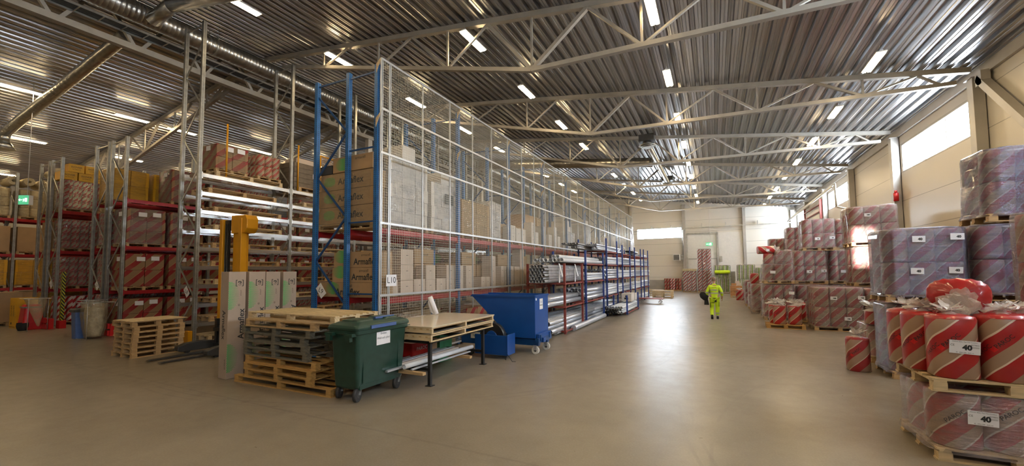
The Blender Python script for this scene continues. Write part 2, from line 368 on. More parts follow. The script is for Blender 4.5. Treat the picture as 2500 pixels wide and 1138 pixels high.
def truss(y, side, label, first):
    t = thing('roof_truss', label, 'roof truss', (0, y, 0), group='roof trusses')
    sgn = 1 if side == 'R' else -1
    def X(x): return x if sgn > 0 else 2 * XR - x
    def bot(x):
        if x < -4.5: return 10.8 + (7.93 - 10.8) * (x + 16.2) / 11.7
        return 7.93 - (x + 4.5) * .02
    top = lambda x: roof_z(x) - .08
    mb = MB(); mb.beam((X(-16.8), 0, top(-16.8)), (X(7.05), 0, top(7.05)), .16, .16); mb.build('top_chord', 'trusspaint', t)
    mb = MB(); mb.beam((X(-15.6), 0, 10.65), (X(-4.5), 0, 7.93), .14, .12); mb.beam((X(-4.5), 0, 7.93), (X(6.72), 0, 7.7), .14, .12); mb.build('bottom_chord', 'trusspaint', t)
    nodes = [-13.2, -10.4, -7.43, -4.5, -1.45, 1.59, 4.54]; tops = [-14.9, -11.9, -8.9, -5.95, -2.84, .23, 3.27, 5.86]
    for i, n in enumerate(nodes):
        for q, w in ((tops[i], .09), (n, .06), (tops[i + 1], .07)):
            ww = .12 if n == -4.5 and q != n else w
            a = (X(n), 0, bot(n)); b = (X(q), 0, top(q) - .06)
            mb = MB(); mb.beam(a, b, ww, ww * .8); mb.build('web_bar', 'trusspaint', t)
    mb = MB(); mb.beam((X(6.42), 0, 7.7), (X(5.86), 0, top(5.86) - .05), .07, .06); mb.build('web_bar', 'trusspaint', t)
    return t
for i, y in enumerate(TY[:6]):
    truss(y, 'R', 'gabled steel roof truss over the right hall, %s from the front' % ORD[i], i == 0)
truss(4.3, 'R', 'steel roof truss over the right hall, nearest to the viewer above the frame', 0)
for i, y in enumerate([10.5, 16.7, 22.9, 29.1]):
    truss(y, 'L', 'steel roof truss over the left hall, %s counted from the front' % ORD[i], 0)
t = thing('ridge_girder', 'long lattice girder along the ridge between the two halls, beside the big round duct', 'girder', (XR, 0, 0))
mb = MB(); mb.beam((0, YF, 9.75), (0, YB, 9.75), .22, .2); mb.build('bottom_chord', 'trusspaint', t)
mb = MB(); mb.beam((0, YF, 11.2), (0, YB, 11.2), .22, .2); mb.build('top_chord', 'trusspaint', t)
y = -1.4
while y < 46:
    for dy in (-.9, .9):
        mb = MB(); mb.beam((0, y + dy * .12, 9.82), (0, y + dy, 11.1), .12, .1); mb.build('web_bar', 'trusspaint', t)
    y += 1.95
for i, y in enumerate((16.7, 29.1, 41.5)):
    column(XR, y, 9.65, 'square steel column under the ridge girder behind the racks, %s from the front' % ORD[i])
t = thing('cable_tray', 'ladder cable tray with dark cables hanging left of the big duct', 'cable tray', (XR + .35, 0, 10.15))
mb = MB()
for dx in (-.25, .25): mb.beam((dx, YF, .0), (dx, YB, 0), .02, .07)
for i in range(100): mb.beam((-.25, YF + .3 + i * .55, -.02), (.25, YF + .3 + i * .55, -.02), .03, .02)
mb.build('ladder', 'galv', t)
mb = MB()
for k in range(6): mb.tube((-.2 + k * .08, YF, .03), (-.2 + k * .08, YB, .03), .022, 6)
mb.build('cables', 'black', t)

# ---------------------------------------------------------------- ducts
def ribbed(p, q, r, step=.12, n=24):
    p, q = Vector(p), Vector(q); d = (q - p); ln = d.length; d.normalize(); u = Vector((0, 0, 1)) if abs(d.z) < .9 else Vector((1, 0, 0)); x = d.cross(u).normalized(); z = x.cross(d)
    rg = []; k = int(ln / step)
    for i in range(k + 1):
        for dd, rr in ((0, r), (.4, r), (.45, r * 1.012), (.55, r * 1.012), (.6, r)):
            c = p + d * min(ln, (i + dd) * step); rg.append([c + (x * math.cos(2 * PI * a / n) + z * math.sin(2 * PI * a / n)) * rr for a in range(n)])
    mb = MB(); mb.rings(rg); return mb
t = thing('ventilation_duct', 'big round spiral duct running along the ridge over the tall racks', 'duct', (-16.22, 0, .2))
ribbed((0, -6, 10.32), (0, 45.5, 10.32), .33).build('spiral_tube', 'duct', t)
mb = MB()
for y in (2.0, 8.2, 14.4, 20.6, 26.8, 33):
    mb.tube((0, y - .04, 10.32), (0, y + .04, 10.32), .345, 24)
    mb.tube((-.3, y, 10.4), (-.3, y, 11.05), .008, 5); mb.tube((.3, y, 10.4), (.3, y, 11.0), .008, 5)
mb.build('hanger', 'galv', t)
t = thing('branch_duct', 'round duct slanting down under the left hall roof to a ceiling diffuser', 'duct', (-17.5, 6.2, 10.25), group=None)
ribbed((0, 0, 0), (-11.6, 0, -1.5), .2, .3, 16).build('tube', 'duct', t)
mb = MB(); mb.tube((-11.6, 0, -1.5), (-11.75, 0, -1.95), .2, 14); mb.build('elbow', 'duct', t)
mb = MB(); mb.tube((-11.75, 0, -1.9), (-11.75, 0, -2.2), .22, 16, True, .4); mb.tube((-11.75, 0, -2.2), (-11.75, 0, -2.24), .4, 16); mb.build('diffuser', 'duct', t)
t = thing('branch_duct', 'short dark branch duct leaving the big ridge duct towards the right hall', 'duct', (-15.75, 6.2, 10.3))
mb = MB(); mb.tube((0, 0, -.05), (1.0, .05, .15), .2, 14); mb.tube((1.0, .05, .15), (6, .6, -.35), .2, 14); mb.build('tube', 'duct', t)
t = thing('supply_duct', 'silver round duct crossing under the right hall roof between trusses', 'duct', (-3.2, 26.3, 8.7))
ribbed((0, 0, .15), (-12.5, 0, 1.55), .3, .3, 18).build('tube', 'duct', t)
t = thing('diffuser_duct', 'slim silver duct with round ceiling diffusers under the right hall roof', 'duct', (-2.9, 22.4, 8.75))
ribbed((0, 0, 0), (0, 9.5, 0), .16, .3, 14).build('tube', 'duct', t)
for yy in (-.55, 9.9):
    mb = MB(); mb.box((0, yy, .25), (.75, .6, .34)); mb.tube((0, yy, .1), (0, yy, -.06), .2, 14); mb.build('fan_box', 'darkgrey', t)
    mb = MB()
    for k in range(3): mb.tube((0, yy, -.1 - .05 * k), (0, yy, -.13 - .05 * k), .42 - .08 * k, 20)
    mb.build('diffuser', 'galv', t)

# ---------------------------------------------------------------- ceiling lamps
def lamp(name='fluorescent_lamp'):
    t = thing(name, 'x', 'ceiling lamp', (0, 0, 0))
    mb = MB(); mb.box((0, 0, .05), (.24, 1.3, .03)); mb.box((0, 0, .075), (.08, 1.25, .05)); mb.build('housing', 'whitep', t)
    mb = MB(); mb.box((-.06, 0, .015), (.075, 1.2, .035)); mb.box((.06, 0, .015), (.075, 1.2, .035)); mb.build('tubes', 'lampglow', t)
    mb = MB(); mb.tube((0, -.5, .1), (0, -.5, .52), .004, 4); mb.tube((0, .5, .1), (0, .5, .52), .004, 4); mb.build('hanging_wire', 'galv', t)
    return t
L0 = lamp(); used = False
rows = [(4.3, 'right wall', [2.3, 6.4, 10.6, 14.8, 18.95, 22.9, 26.85, 30.9, 35, 39.1, 43.2]), (-1.2, 'aisle', [-1.8, 2.3, 6.4, 10.65, 14.75, 18.9, 23.1, 27.2, 31.3, 35.4, 39.5, 43.6]),
        (-6.65, 'wire mesh fence', [-1.8, 2.3, 6.4, 10.8, 14.95, 19.2, 23.2, 27.3, 31.4, 35.5, 39.6, 43.7]), (-12.6, 'truck aisle', [-1.8, 2.6, 7.0, 10.75, 15.2, 19.5, 23.7, 27.9, 32, 36, 40]),
        (-25.35, 'yellow boxes', [-2.5, 2.0, 5.8, 9.35, 11.45, 15.7, 20, 24.2, 28.4]), (-31.1, 'left end racks', [-1, 3.2, 7.4, 11.4, 15.6, 20, 24.5]), (-37.6, 'far left wall', [3.8, 8.0, 12.2, 16.5])]
for x, nm, ys in rows:
    for i, y in enumerate(ys):
        lab = 'glowing fluorescent ceiling lamp, %s from the front in the row above the %s' % (ORD[i], nm)
        if not used: L0.location = (x, y, roof_z(x) - .46); L0['label'] = lab; L0['group'] = 'ceiling lamps'; used = True
        else: copyt(L0, (x, y, roof_z(x) - .46), lab, group='ceiling lamps')

# ---------------------------------------------------------------- back wall: columns, doors, sign, heater, pipes
for i, (x, w) in enumerate(((-2.72, .3), (2.85, .26), (6.9, .3), (-8.2, .26), (-13, .26))):
    column(x, YB - .17, roof_z(x) - .3, 'steel column on the back wall, %s' % ('left of the loading door', 'right of the sliding door', 'in the right corner', 'behind the end of the mesh fence', 'behind the blue racks')[i], w, .3)
d = MB(); d.b2((-2.45, YB - .12, 0), (.38, YB, 5.9)); dd = struct('door_1', d, 'panelw')
mb = MB()
for x in (-2.5, .42): mb.b2((x - .07, YB - .25, 0), (x + .07, YB - .1, 6.0))
mb.b2((-2.5, YB - .25, 5.9), (.45, YB - .1, 6.05)); mb.build('guide_rail', 'galv', dd)
mb = MB()
for z in (1.8, 3.3, 4.8):
    if z < 3.2 or z > 3.25: pass
mb.b2((-2.4, YB - .2, 3.28), (.5, YB - .13, 3.36)); mb.b2((-2.4, YB - .2, 1.55), (.5, YB - .13, 1.6)); mb.b2((.6, YB - .25, 3.0), (.8, YB - .1, 3.55)); mb.build('shaft_and_motor', 'galv', dd)
d = MB(); d.b2((.5, YB - .1, 0), (2.72, YB, 6.0)); struct('door_2', d, 'panelw')
mb = MB(); mb.b2((-7.6, YB - .06, 0), (-2.95, YB, 1.1)); o = struct('baseboard_back', mb, 'steelgrey')
mb = MB(); mb.b2((-2.6, YB - .5, 6.55), (6.8, YB - .42, 6.63)); mb.b2((-8, YB - .5, 6.42), (-2.6, YB - .42, 6.5))
for x in (-6, -4, -1, 1.2, 4): mb.b2((x, YB - .47, 6.55), (x + .03, YB - .1, 7.0))
tag(mb.build('service_pipe', 'galv'), 'thin pipe running along the top of the back wall above the doors', 'pipe')
mb = MB(); mb.path([(6.6, 30, 7.2), (6.6, 46.4, 6.9)], .06, 8); mb.path([(6.45, 30, 7.0), (6.45, 46.4, 6.7)], .05, 8); mb.path([(6.6, 30, 7.2), (6.6, 29.9, 5.8), (7.2, 29.9, 5.6)], .06)
tag(mb.build('heating_pipes', 'whitep'), 'pair of white pipes under the eaves at the far end of the right wall', 'pipe')
t = thing('exit_sign', 'green and white exit sign hanging by a cord in front of the loading door', 'sign', (-.35, 46.2, 4.78))
mb = MB(); mb.box((0, 0, 0), (.62, .1, .32)); mb.build('sign_box', 'exitgreen', t)
def exitpict(t, yy, s):
    mb = MB(); mb.box((.25 * s, yy, 0), (.2 * s, .01, .36 * s)); mb.beam((-.1 * s, yy, 0), (-.35 * s, yy, 0), .02, .06 * s); mb.prism([(-.45 * s, 0), (-.32 * s, .12 * s), (-.32 * s, -.12 * s)], yy - .005, yy + .005)
    mb.beam((-.0, yy, .1 * s), (.06 * s, yy, -.05 * s), .012, .06 * s); mb.beam((.06 * s, yy, -.05 * s), (-.02 * s, yy, -.17 * s), .012, .05 * s); mb.beam((.0, yy, .06 * s), (.1 * s, yy, .06 * s), .012, .04 * s)
    mb.build('running_figure_symbol', 'exitwhite', t)
exitpict(t, -.056, .6)
mb = MB(); mb.tube((.1, 0, .15), (.1, 0, roof_z(0) - 4.7), .012, 5); mb.build('cord', 'whitep', t)
t = thing('exit_sign', 'green lit exit sign hanging by a long cord over the left racks', 'sign', (-25.6, 6.12, 5.3), rz=.5)
mb = MB(); mb.box((0, 0, 0), (.42, .16, .40)); mb.build('sign_box', 'whitep', t)
mb = MB(); mb.box((0, -.085, 0), (.4, .01, .38)); mb.build('sign_face', 'exitgreen', t); exitpict(t, -.095, .42)
mb = MB(); mb.tube((.05, 0, .2), (.05, 0, roof_z(-25.6) - 5.2), .012, 5); mb.build('cord', 'whitep', t)
t = thing('fan_heater', 'pale box fan heater with louvres on the back wall', 'heater', (-3.5, 46.45, 3.5))
mb = MB(); mb.box((0, 0, 0), (.66, .5, .66)); bevel(mb.build('housing', 'whitep', t))
mb = MB(); mb.box((0, -.26, 0), (.54, .02, .54)); mb.build('grille_back', 'darkgrey', t)
mb = MB()
for k in range(8): mb.box((0, -.275, -.24 + k * .07), (.54, .03, .02))
mb.build('louvres', 'galv', t)
mb = MB(); mb.path([(.33, .1, .2), (.62, .1, .2), (.62, .1, 3)], .03); mb.path([(.33, .1, -.2), (.7, .1, -.2), (.7, .1, 3)], .03); mb.build('water_pipes', 'galv', t)
mb = MB(); mb.tube((7.05, 22.66, 5.0), (7.05, 22.66, 5.35), .09, 12); mb.tube((7.05, 22.66, 5.35), (7.05, 22.66, 5.45), .05, 10); tag(mb.build('alarm_siren', 'red'), 'small red alarm beacon on the wall column between the bright window and the next bay', 'alarm')
mb = MB(); mb.b2((6.95, 35.5, 3.2), (7.3, 40.8, 7.0)); o = struct('door_3', mb, 'panelw')
mb = MB()
for y in (35.4, 40.9): mb.b2((6.85, y - .08, 0), (7.0, y + .08, 7.1))
for z in (6.2, 6.7): mb.b2((6.85, 35.4, z), (6.95, 40.9, z + .06))
mb.build('guide_rail', 'rust', o)

# ---------------------------------------------------------------- pallet racks
def cpost(w, d, h, open_dir=1):
    """C-section upright standing on the origin"""
    mb = MB(); t = .012
    mb.b2((-w / 2, -d / 2, 0), (w / 2, -d / 2 + t, h)); mb.b2((-w / 2, -d / 2, 0), (-w / 2 + t, d / 2, h)); mb.b2((w / 2 - t, -d / 2, 0), (w / 2, d / 2, h))
    mb.b2((-w / 2, d / 2 - t, 0), (-w / 2 + .025, d / 2, h)); mb.b2((w / 2 - .025, d / 2 - t, 0), (w / 2, d / 2, h)); return mb
_ps = {}
def rack(label, xs, ys, h, pm, bm, cols, group='pallet racks', braced=None, w=.1, spacers=(), top=True, beam_h=.13, bw=.05, sub=1):
    """xs: post lines; cols: [(x line index pairs, [beam heights])]"""
    t = thing('pallet_rack', label, 'pallet rack', (0, ys[0], 0), group=None)
    key = (h, pm, w)
    if key not in _ps: _ps[key] = cpost(w, .1, h).mesh('post', pm)
    for x in xs:
        for y in ys:
            o = put('post', _ps[key], t, (x, y - ys[0], 0))
            fp = MB(); fp.box((0, 0, .006), (.16, .14, .012)); fp.build('foot_plate', 'darkgrey', o)
    plain = {'perf_galv': 'galv', 'perf_blue': 'dkblue'}[pm]
    for (a, b) in (braced or [(0, 1)]):
        for y in ys:
            mb = MB(); xa, xb = xs[a] + .04, xs[b] - .04; z = .35; k = 0; yy = y - ys[0]
            while z + 1.05 < h - .1:
                p, q = ((xa, yy, z), (xb, yy, z + 1.05)) if k % 2 == 0 else ((xb, yy, z), (xa, yy, z + 1.05))
                mb.beam(p, q, .03, .045); z += 1.05; k += 1
            mb.beam((xa, yy, .3), (xb, yy, .3), .03, .04)
            if top: mb.beam((xa, yy, h - .12), (xb, yy, h - .12), .03, .04)
            mb.build('bracing', plain, t)
    for (a, b, zs) in spacers:
        for y in ys:
            mb = MB()
            for z in zs: mb.beam((xs[a] + .05, y - ys[0], z), (xs[b] - .05, y - ys[0], z), .03, .035)
            mb.build('row_spacer', plain, t)
    for ln, zs in cols:
        for z in zs:
            for ya, yb in zip(ys, ys[1:]):
                mb = MB(); x = xs[ln]; yy = ya - ys[0]; y2 = yb - ys[0]
                mb.b2((x - bw / 2, yy + .055, z - beam_h), (x + bw / 2, y2 - .055, z)); mb.b2((x - bw / 2 - .006, yy + .05, z - beam_h * .62), (x + bw / 2 + .006, y2 - .05, z - beam_h * .38))
                for e, s in ((yy + .055, 1), (y2 - .055, -1)): mb.b2((x - bw / 2 - .008, e - .0 * s, z - beam_h - .05), (x + bw / 2 + .008, e + .035 * s, z + .04))
                mb.build('beam', bm, t)
    return t
YB10 = [7.0, 10.35, 13.8, 17.2, 20.6, 24.0, 27.4, 30.8, 34.2, 37.6]
rack('blue pallet rack with red beams behind the wire mesh fence', [-9.0, -7.88, -6.95], YB10, 7.05, 'perf_blue', 'redbeam',
     [(0, [1.55, 3.2]), (1, [1.55, 3.2]), (2, [1.55, 3.2])], spacers=[(1, 2, [1.66, 3.35, 5.1, 6.9])])
YB8 = [7.15 + 3.15 * i for i in range(10)]
Z8 = [.62, 1.22, 1.82, 2.42, 3.02, 3.62, 4.22, 4.82, 5.42]
rack('very tall galvanised rack with many close silver beams behind the stacker', [-15.76, -14.71], YB8[:7], 10.45, 'perf_galv', 'galvbeam', [(0, Z8), (1, Z8)], beam_h=.12)
Z7 = [1.57, 3.23, 5.0]
YB7 = [7.1 + 2.85 * i for i in range(7)]
YB7b = [7.1 + 2.85 * i for i in range(6)]
rack('grey pallet rack with red beams left of the tall silver rack', [-20.7, -19.55], YB7, 7.35, 'perf_galv', 'redbeam', [(0, Z7), (1, Z7)])
rack('grey pallet rack back to back with the row of striped cartons', [-22.1, -21.0], YB7b, 7.35, 'perf_galv', 'redbeam', [(0, Z7), (1, Z7)])
rack('grey pallet rack with red beams beside the hazard striped post', [-26.55, -25.48], YB7b, 7.35, 'perf_galv', 'redbeam', [(0, Z7), (1, Z7)])
rack('grey pallet rack back to back with the hazard striped one', [-27.88, -26.9], YB7b[:4], 7.35, 'perf_galv', 'redbeam', [(0, Z7), (1, Z7)])
rack('grey pallet rack at the far left with brown cartons', [-32.3, -31.0], [4.3] + YB7b[:4], 7.3, 'perf_galv', 'redbeam', [(0, Z7), (1, Z7)])

# ---------------------------------------------------------------- wire mesh fence
FX = -6.84
t = thing('mesh_fence', 'tall wire mesh fence with pale frame closing the side of the blue rack', 'mesh fence', (FX, 7.0, 0))
FY = [0, .27] + [.27 + 1.25 * i for i in range(1, 27)]
FZ = [.1, 1.63, 3.3, 4.95, 5.99, 7.18]
for i, y in enumerate(FY):
    mb = MB(); mb.b2((-.016, y - .015, 0), (.016, y + .015, 7.2)); 
    if i in (0, 1): mb.b2((-.02, y + .03, 0), (.02, y + .055, 7.2))
    mb.build('fence_post', 'fencerail', t)
for z in FZ:
    mb = MB(); mb.b2((-.015, 0, z - .025), (.022, FY[-1], z + .025)); mb.build('rail', 'fencerail', t)
for a, b in zip(FY, FY[1:]):
    mb = MB(); w = .0023; n = max(1, round((b - a) / .0625))
    for k in range(1, n):
        y = a + (b - a) * k / n; mb.b2((.001, y - w, .1), (.001 + 2 * w, y + w, 7.18))
    z = .16
    while z < 7.15:
        mb.b2((-.004, a, z - w), (.0, b, z + w)); z += .0625
    mb.build('wire_panel', 'fencew', t)
for z in (1.95, 3.85, 5.85, 7.1):
    mb = MB(); mb.prism([(-.12, 0), (.0, .12), (0, .0)], 0, .01)
    mb.prism([(0, z - .1), (.1, z + .1), (.1, z + .14), (0, z + .14)], .02, .03, 'y')
for y in [.0] + [3.35 + 3.4 * i for i in range(9)]:
    for z in (5.7, 7.0):
        mb = MB(); mb.prism([(-.1, z - .16), (.02, z + .1), (.02, z + .16), (-.1, z + .05)], y - .06, y - .05); mb.build('bracket', 'woodpale', t)
t = thing('aisle_sign', 'white square sign reading L10 on the wire mesh', 'sign', (FX + .03, 7.36, 1.97))
mb = MB(); mb.box((0, 0, 0), (.006, .34, .27)); mb.build('plate', 'paper', t); text('L10', .2, (.005, 0, 0), (0, 1, 0), (1, 0, 0), t)
def dsign(txt, x, y, z, label, rz=0):
    t = thing('aisle_sign', label, 'sign', (x, y - .03, z)); c = math.cos(-.9); s = math.sin(-.9)
    mb = MB(); mb.beam((-.16 * c, 0, -.16 * s), (.16 * c, 0, .16 * s), .006, .22, (0, 0, 1)); mb.build('plate', 'paper', t)
    text(txt, .17, (0, -.005, 0), (math.cos(-.45), 0, math.sin(-.45)), (0, -1, 0), t)
dsign('L9', -8.72, 7.0, 1.72, 'tilted white sign reading L9 on a blue brace'); dsign('L8', -15.15, 7.15, 1.6, 'tilted white sign reading L8 on the tall silver rack')
dsign('L7', -21.45, 7.1, 1.75, 'tilted white sign reading L7 on a grey rack'); dsign('L6', -25.95, 7.1, 1.78, 'tilted white sign half hidden beside the hazard striped post')
# protective barriers in front of the rack ends
def guard(x0, x1, y, label):
    t = thing('rack_guard', label, 'rack guard', ((x0 + x1) / 2, y, 0)); w = (x1 - x0) / 2
    for z in (.1, .34):
        mb = MB(); mb.b2((-w, -.06, z - .09), (w, -.0, z + .09)); mb.b2((-w, -.0, z - .05), (w, .03, z + .05)); mb.build('rail', 'red', t)
    for s in (-1, 1):
        mb = MB(); mb.b2((s * w - .05, .0, 0), (s * w + .05, .14, .42)); mb.b2((s * w - .09, -.04, 0), (s * w + .09, .18, .012)); mb.build('bracket', 'red', t)
guard(-22.3, -19.3, 6.75, 'low red steel guard rail in front of the rack by the plastic bags')
guard(-24.9, -24.1, 6.55, 'low red guard rail beside the hanging empty bag')
guard(-28.1, -26.6, 6.75, 'low red guard rail behind the yellow carton')
t = thing('post_protector', 'black and yellow hazard striped post protector on a red foot', 'post protector', (-24.05, 6.9, 0))
mb = MB(); mb.box((0, 0, .16), (.34, .2, .32)); mb.build('foot', 'red', t)
mb = MB(); mb.beam((.0, 0, .3), (.0, 0, 2.3), .15, .1, (0, 1, 0)); mb.build('striped_sleeve', 'hazard', t)
tag(MB().box((-14.71, 6.98, .2), (.3, .12, .4)).build('post_protector', 'yellowp'), 'yellow steel protector at the foot of the tall silver upright', 'post protector')

# ---------------------------------------------------------------- pallets
def pal_parts(L_=1.2, W_=.8, H_=.144, m='wood', boards=5, bt=.022):
    """list of (name, mesh, loc) for a block pallet whose footprint is centred on the origin; long side along x"""
    out = []; bh = H_ - 3 * bt; bwid = .1 if boards == 5 else .09
    b = MB().box((0, 0, 0), (L_, bwid, bt)).mesh('deck_board', m)
    for k in range(boards): out.append(('deck_board', b, (0, -W_ / 2 + bwid / 2 + k * (W_ - bwid) / (boards - 1), H_ - bt / 2)))
    s = MB().box((0, 0, 0), (bwid * 1.1, W_, bt)).mesh('cross_board', m)
    for x in (-L_ / 2 + .07, 0, L_ / 2 - .07): out.append(('cross_board', s, (x, 0, H_ - 1.5 * bt)))
    k = MB().box((0, 0, 0), (.12, .1, bh)).mesh('block', m)
    for x in (-L_ / 2 + .07, 0, L_ / 2 - .07):
        for y in (-W_ / 2 + .05, 0, W_ / 2 - .05): out.append(('block', k, (x, y, bt + bh / 2)))
    g = MB().box((0, 0, 0), (L_, .1, bt)).mesh('bottom_board', m)
    for y in (-W_ / 2 + .05, 0, W_ / 2 - .05): out.append(('bottom_board', g, (0, y, bt / 2)))
    return out
def pallet_mesh(L_=1.2, W_=.8, H_=.144, m='wood', boards=5):
    mb = MB(); bt = .022; bh = H_ - 3 * bt
    for k in range(boards): mb.box((0, -W_ / 2 + .05 + k * (W_ - .1) / (boards - 1), H_ - bt / 2), (L_, .1, bt))
    for x in (-L_ / 2 + .07, 0, L_ / 2 - .07): mb.box((x, 0, H_ - 1.5 * bt), (.1, W_, bt))
    for x in (-L_ / 2 + .07, 0, L_ / 2 - .07):
        for y in (-W_ / 2 + .05, 0, W_ / 2 - .05): mb.box((x, y, bt + bh / 2), (.12, .1, bh))
    for y in (-W_ / 2 + .05, 0, W_ / 2 - .05): mb.box((0, y, bt / 2), (L_, .1, bt))
    return mb.mesh('pallet', m)
def pallet(parts, label, loc, rz=0, group=None):
    t = thing('wooden_pallet', label, 'pallet', loc, rz, group)
    for n, me, l in parts: put(n, me, t, l)
    return t

# ---------------------------------------------------------------- insulation rolls and wrapped loads
def oval(rx, ry, n=24, e=2.6):
    return [(math.copysign(abs(math.cos(2 * PI * i / n)) ** (2 / e), math.cos(2 * PI * i / n)) * rx, math.copysign(abs(math.sin(2 * PI * i / n)) ** (2 / e), math.sin(2 * PI * i / n)) * ry) for i in range(n)]
def arc(pts):
    u = [0.0]
    for a, b in zip(pts, pts[1:] + pts[:1]): u.append(u[-1] + math.hypot(a[0] - b[0], a[1] - b[1]))
    return u
_rm = {}
def rollmesh(rx, ry, h, m, n=20, lump=.0, ph=0):
    key = (round(rx, 3), round(ry, 3), round(h, 3), m, n, lump, ph)
    if key in _rm: return _rm[key]
    base = oval(rx, ry, n); u = arc(base); rg = []; vs = []
    for z, s in ((.0, .93), (.02, .985), (.3, 1.0), (.7, 1.0), (.96, .985), (.995, .93), (1.0, .8)):
        rg.append([(x * (s + lump * noise.noise(Vector((x * 4 + ph, y * 4, z * 3)))), y * (s + lump * noise.noise(Vector((x * 4, y * 4 + ph, z * 3 + 5)))), z * h) for x, y in base]); vs.append(z * h)
    mb = MB(); mb.rings(rg, uvs=(u, vs)); me = mb.mesh('insulation_roll', m); _rm[key] = me; return me
_lab = {}
def label_parts(num, w=.3, h=.19, extra=True, small=False):
    out = [('paper', MB().box((0, 0, 0), (w, .002, h)).mesh('paper', 'paper'), None)]
    return out
def sheet(parent, o, x, n, num='40', w=.26, h=.16, prod=False, m='ink'):
    """paper product label with its big number"""
    n = Vector(n).normalized(); x = Vector(x).normalized(); k = ('sh', w, h)
    if k not in _lab: _lab[k] = MB().box((0, 0, 0), (w, h, .002)).mesh('label', 'paper')
    b = put('product_label', _lab[k], parent); b.matrix_local = fm(o, x, n)
    if num: 
        q = put('number', tmesh(num, h * .52, m, 1.0, .004), b); q.location = (0.02, -.004, .0025)
    if prod:
        a = put('lettering', tmesh('PAROC Base, Pipe Mat Comfort', h * .105, m), b); a.location = (-.0, h * .4, .0025)
        a = put('lettering', tmesh('CE', h * .2, m), b); a.location = (-w * .4, h * .12, .0025)
        a = put('lettering', tmesh('8579832', h * .13, m), b); a.location = (w * .33, h * .2, .0025)
        a = put('lettering', tmesh('|||||||||||', h * .13, m), b); a.location = (w * .35, h * .03, .0025)
        a = put('lettering', tmesh('40   600x1200   8,64 m2', h * .1, m), b); a.location = (0, -h * .4, .0025)
    return b
PM = {}
def loadpal(w, d, m='wood'):
    k = (round(w, 2), round(d, 2), m)
    if k not in PM: PM[k] = pallet_mesh(w, d, .144, m)
    return PM[k]
def shell(nx, ny, w, d, h, seed=0, tz=.0, top='dome'):
    """film drawn round a grid of rolls: scalloped outline, tucked under at the bottom"""
    n = 56; rg = []; rnd = random.Random(seed); base = oval(w / 2, d / 2, n, 8); u = arc(base); ph = rnd.random() * 9
    zs = [-.05, 0, .04, .25 * h, .49 * h, .51 * h, .75 * h, .93 * h, .985 * h, h, h + .012, h + .02]; ss = [1.05, 1.03, 1.006, 1.0, .995, .992, 1.0, 1.0, .985, .95, .75, .3]
    for z, s in zip(zs, ss):
        r = []
        for i, (x, y) in enumerate(base):
            sc = 1 - .02 * abs(math.sin(PI * nx * (x / w + .5))) * 0 - .028 * (1 - abs(math.sin(PI * (x / w + .5) * nx)) ** .5) * (abs(y) > d * .4) - .028 * (1 - abs(math.sin(PI * (y / d + .5) * ny)) ** .5) * (abs(x) > w * .4)
            k = s * (sc + .012 * noise.noise(Vector((x * 5 + ph, y * 5, z * 4))))
            r.append((x * k, y * k, z + (.02 * noise.noise(Vector((x * 4, y * 4, ph))) if z >= h * .98 else 0)))
        rg.append(r)
    mb = MB(); mb.rings(rg, uvs=(u, zs), cap0=False); return mb
def load(label, x, y, w, d, z0=0, h=1.36, layers=2, nx=3, ny=2, rz=0, fm_='film_clear', m='paroc', tilt=(0, 0), num='40', labs=((0, .3, 0),), group=None, pal='wood', prod=False, name='wrapped_pallet_load', sheetw=.19):
    """front left corner at x,y; width w to the right, depth d away from the viewer"""
    t = thing(name, label, 'pallet load', (x + w / 2, y + d / 2, z0), group=group, rot=(tilt[0], tilt[1], rz))
    if pal: put('pallet', loadpal(w, d, pal), t)
    hh = h - .144; gx, gy, gz = w / nx, d / ny, hh / layers
    me = rollmesh(gx * .478, gy * .478, gz * .985, m, 18)
    for k in range(layers):
        for i in range(nx):
            for j in range(ny):
                if 0 < i < nx - 1 and 0 < j < ny - 1: continue
                if 0 < j < ny - 1 and k < layers - 1 and 0: continue
                o = put('insulation_roll', me, t, ((-w / 2 + gx * (i + .5)) * .965, (-d / 2 + gy * (j + .5)) * .965, .146 + k * gz))
    if fm_: 
        s = shell(nx, ny, w * 1.03, d * 1.03, hh + .01, seed=int(x * 13 + y * 7 + z0)).build('stretch_film', fm_, t, (0, 0, .15))
    for (fx_, fz, side) in labs:
        if side == 0: sheet(t, (fx_ * w, -d / 2 * 1.03 - .012, .144 + fz * hh), (1, 0, -.03), (0, -1, 0), num, sheetw, sheetw * .62, prod)
        else: sheet(t, (-w / 2 * 1.03 - .012, fx_ * d, .144 + fz * hh), (0, -1, 0), (-1, 0, 0), num, sheetw * .7, sheetw * .5, prod)
    return t
_bm = {}
def cartonmesh(w, d, h, m):
    k = (round(w, 3), round(d, 3), round(h, 3), m)
    if k not in _bm:
        mb = MB().box((0, 0, h / 2), (w, d, h)); _bm[k] = mb.mesh('carton', m)
    return _bm[k]
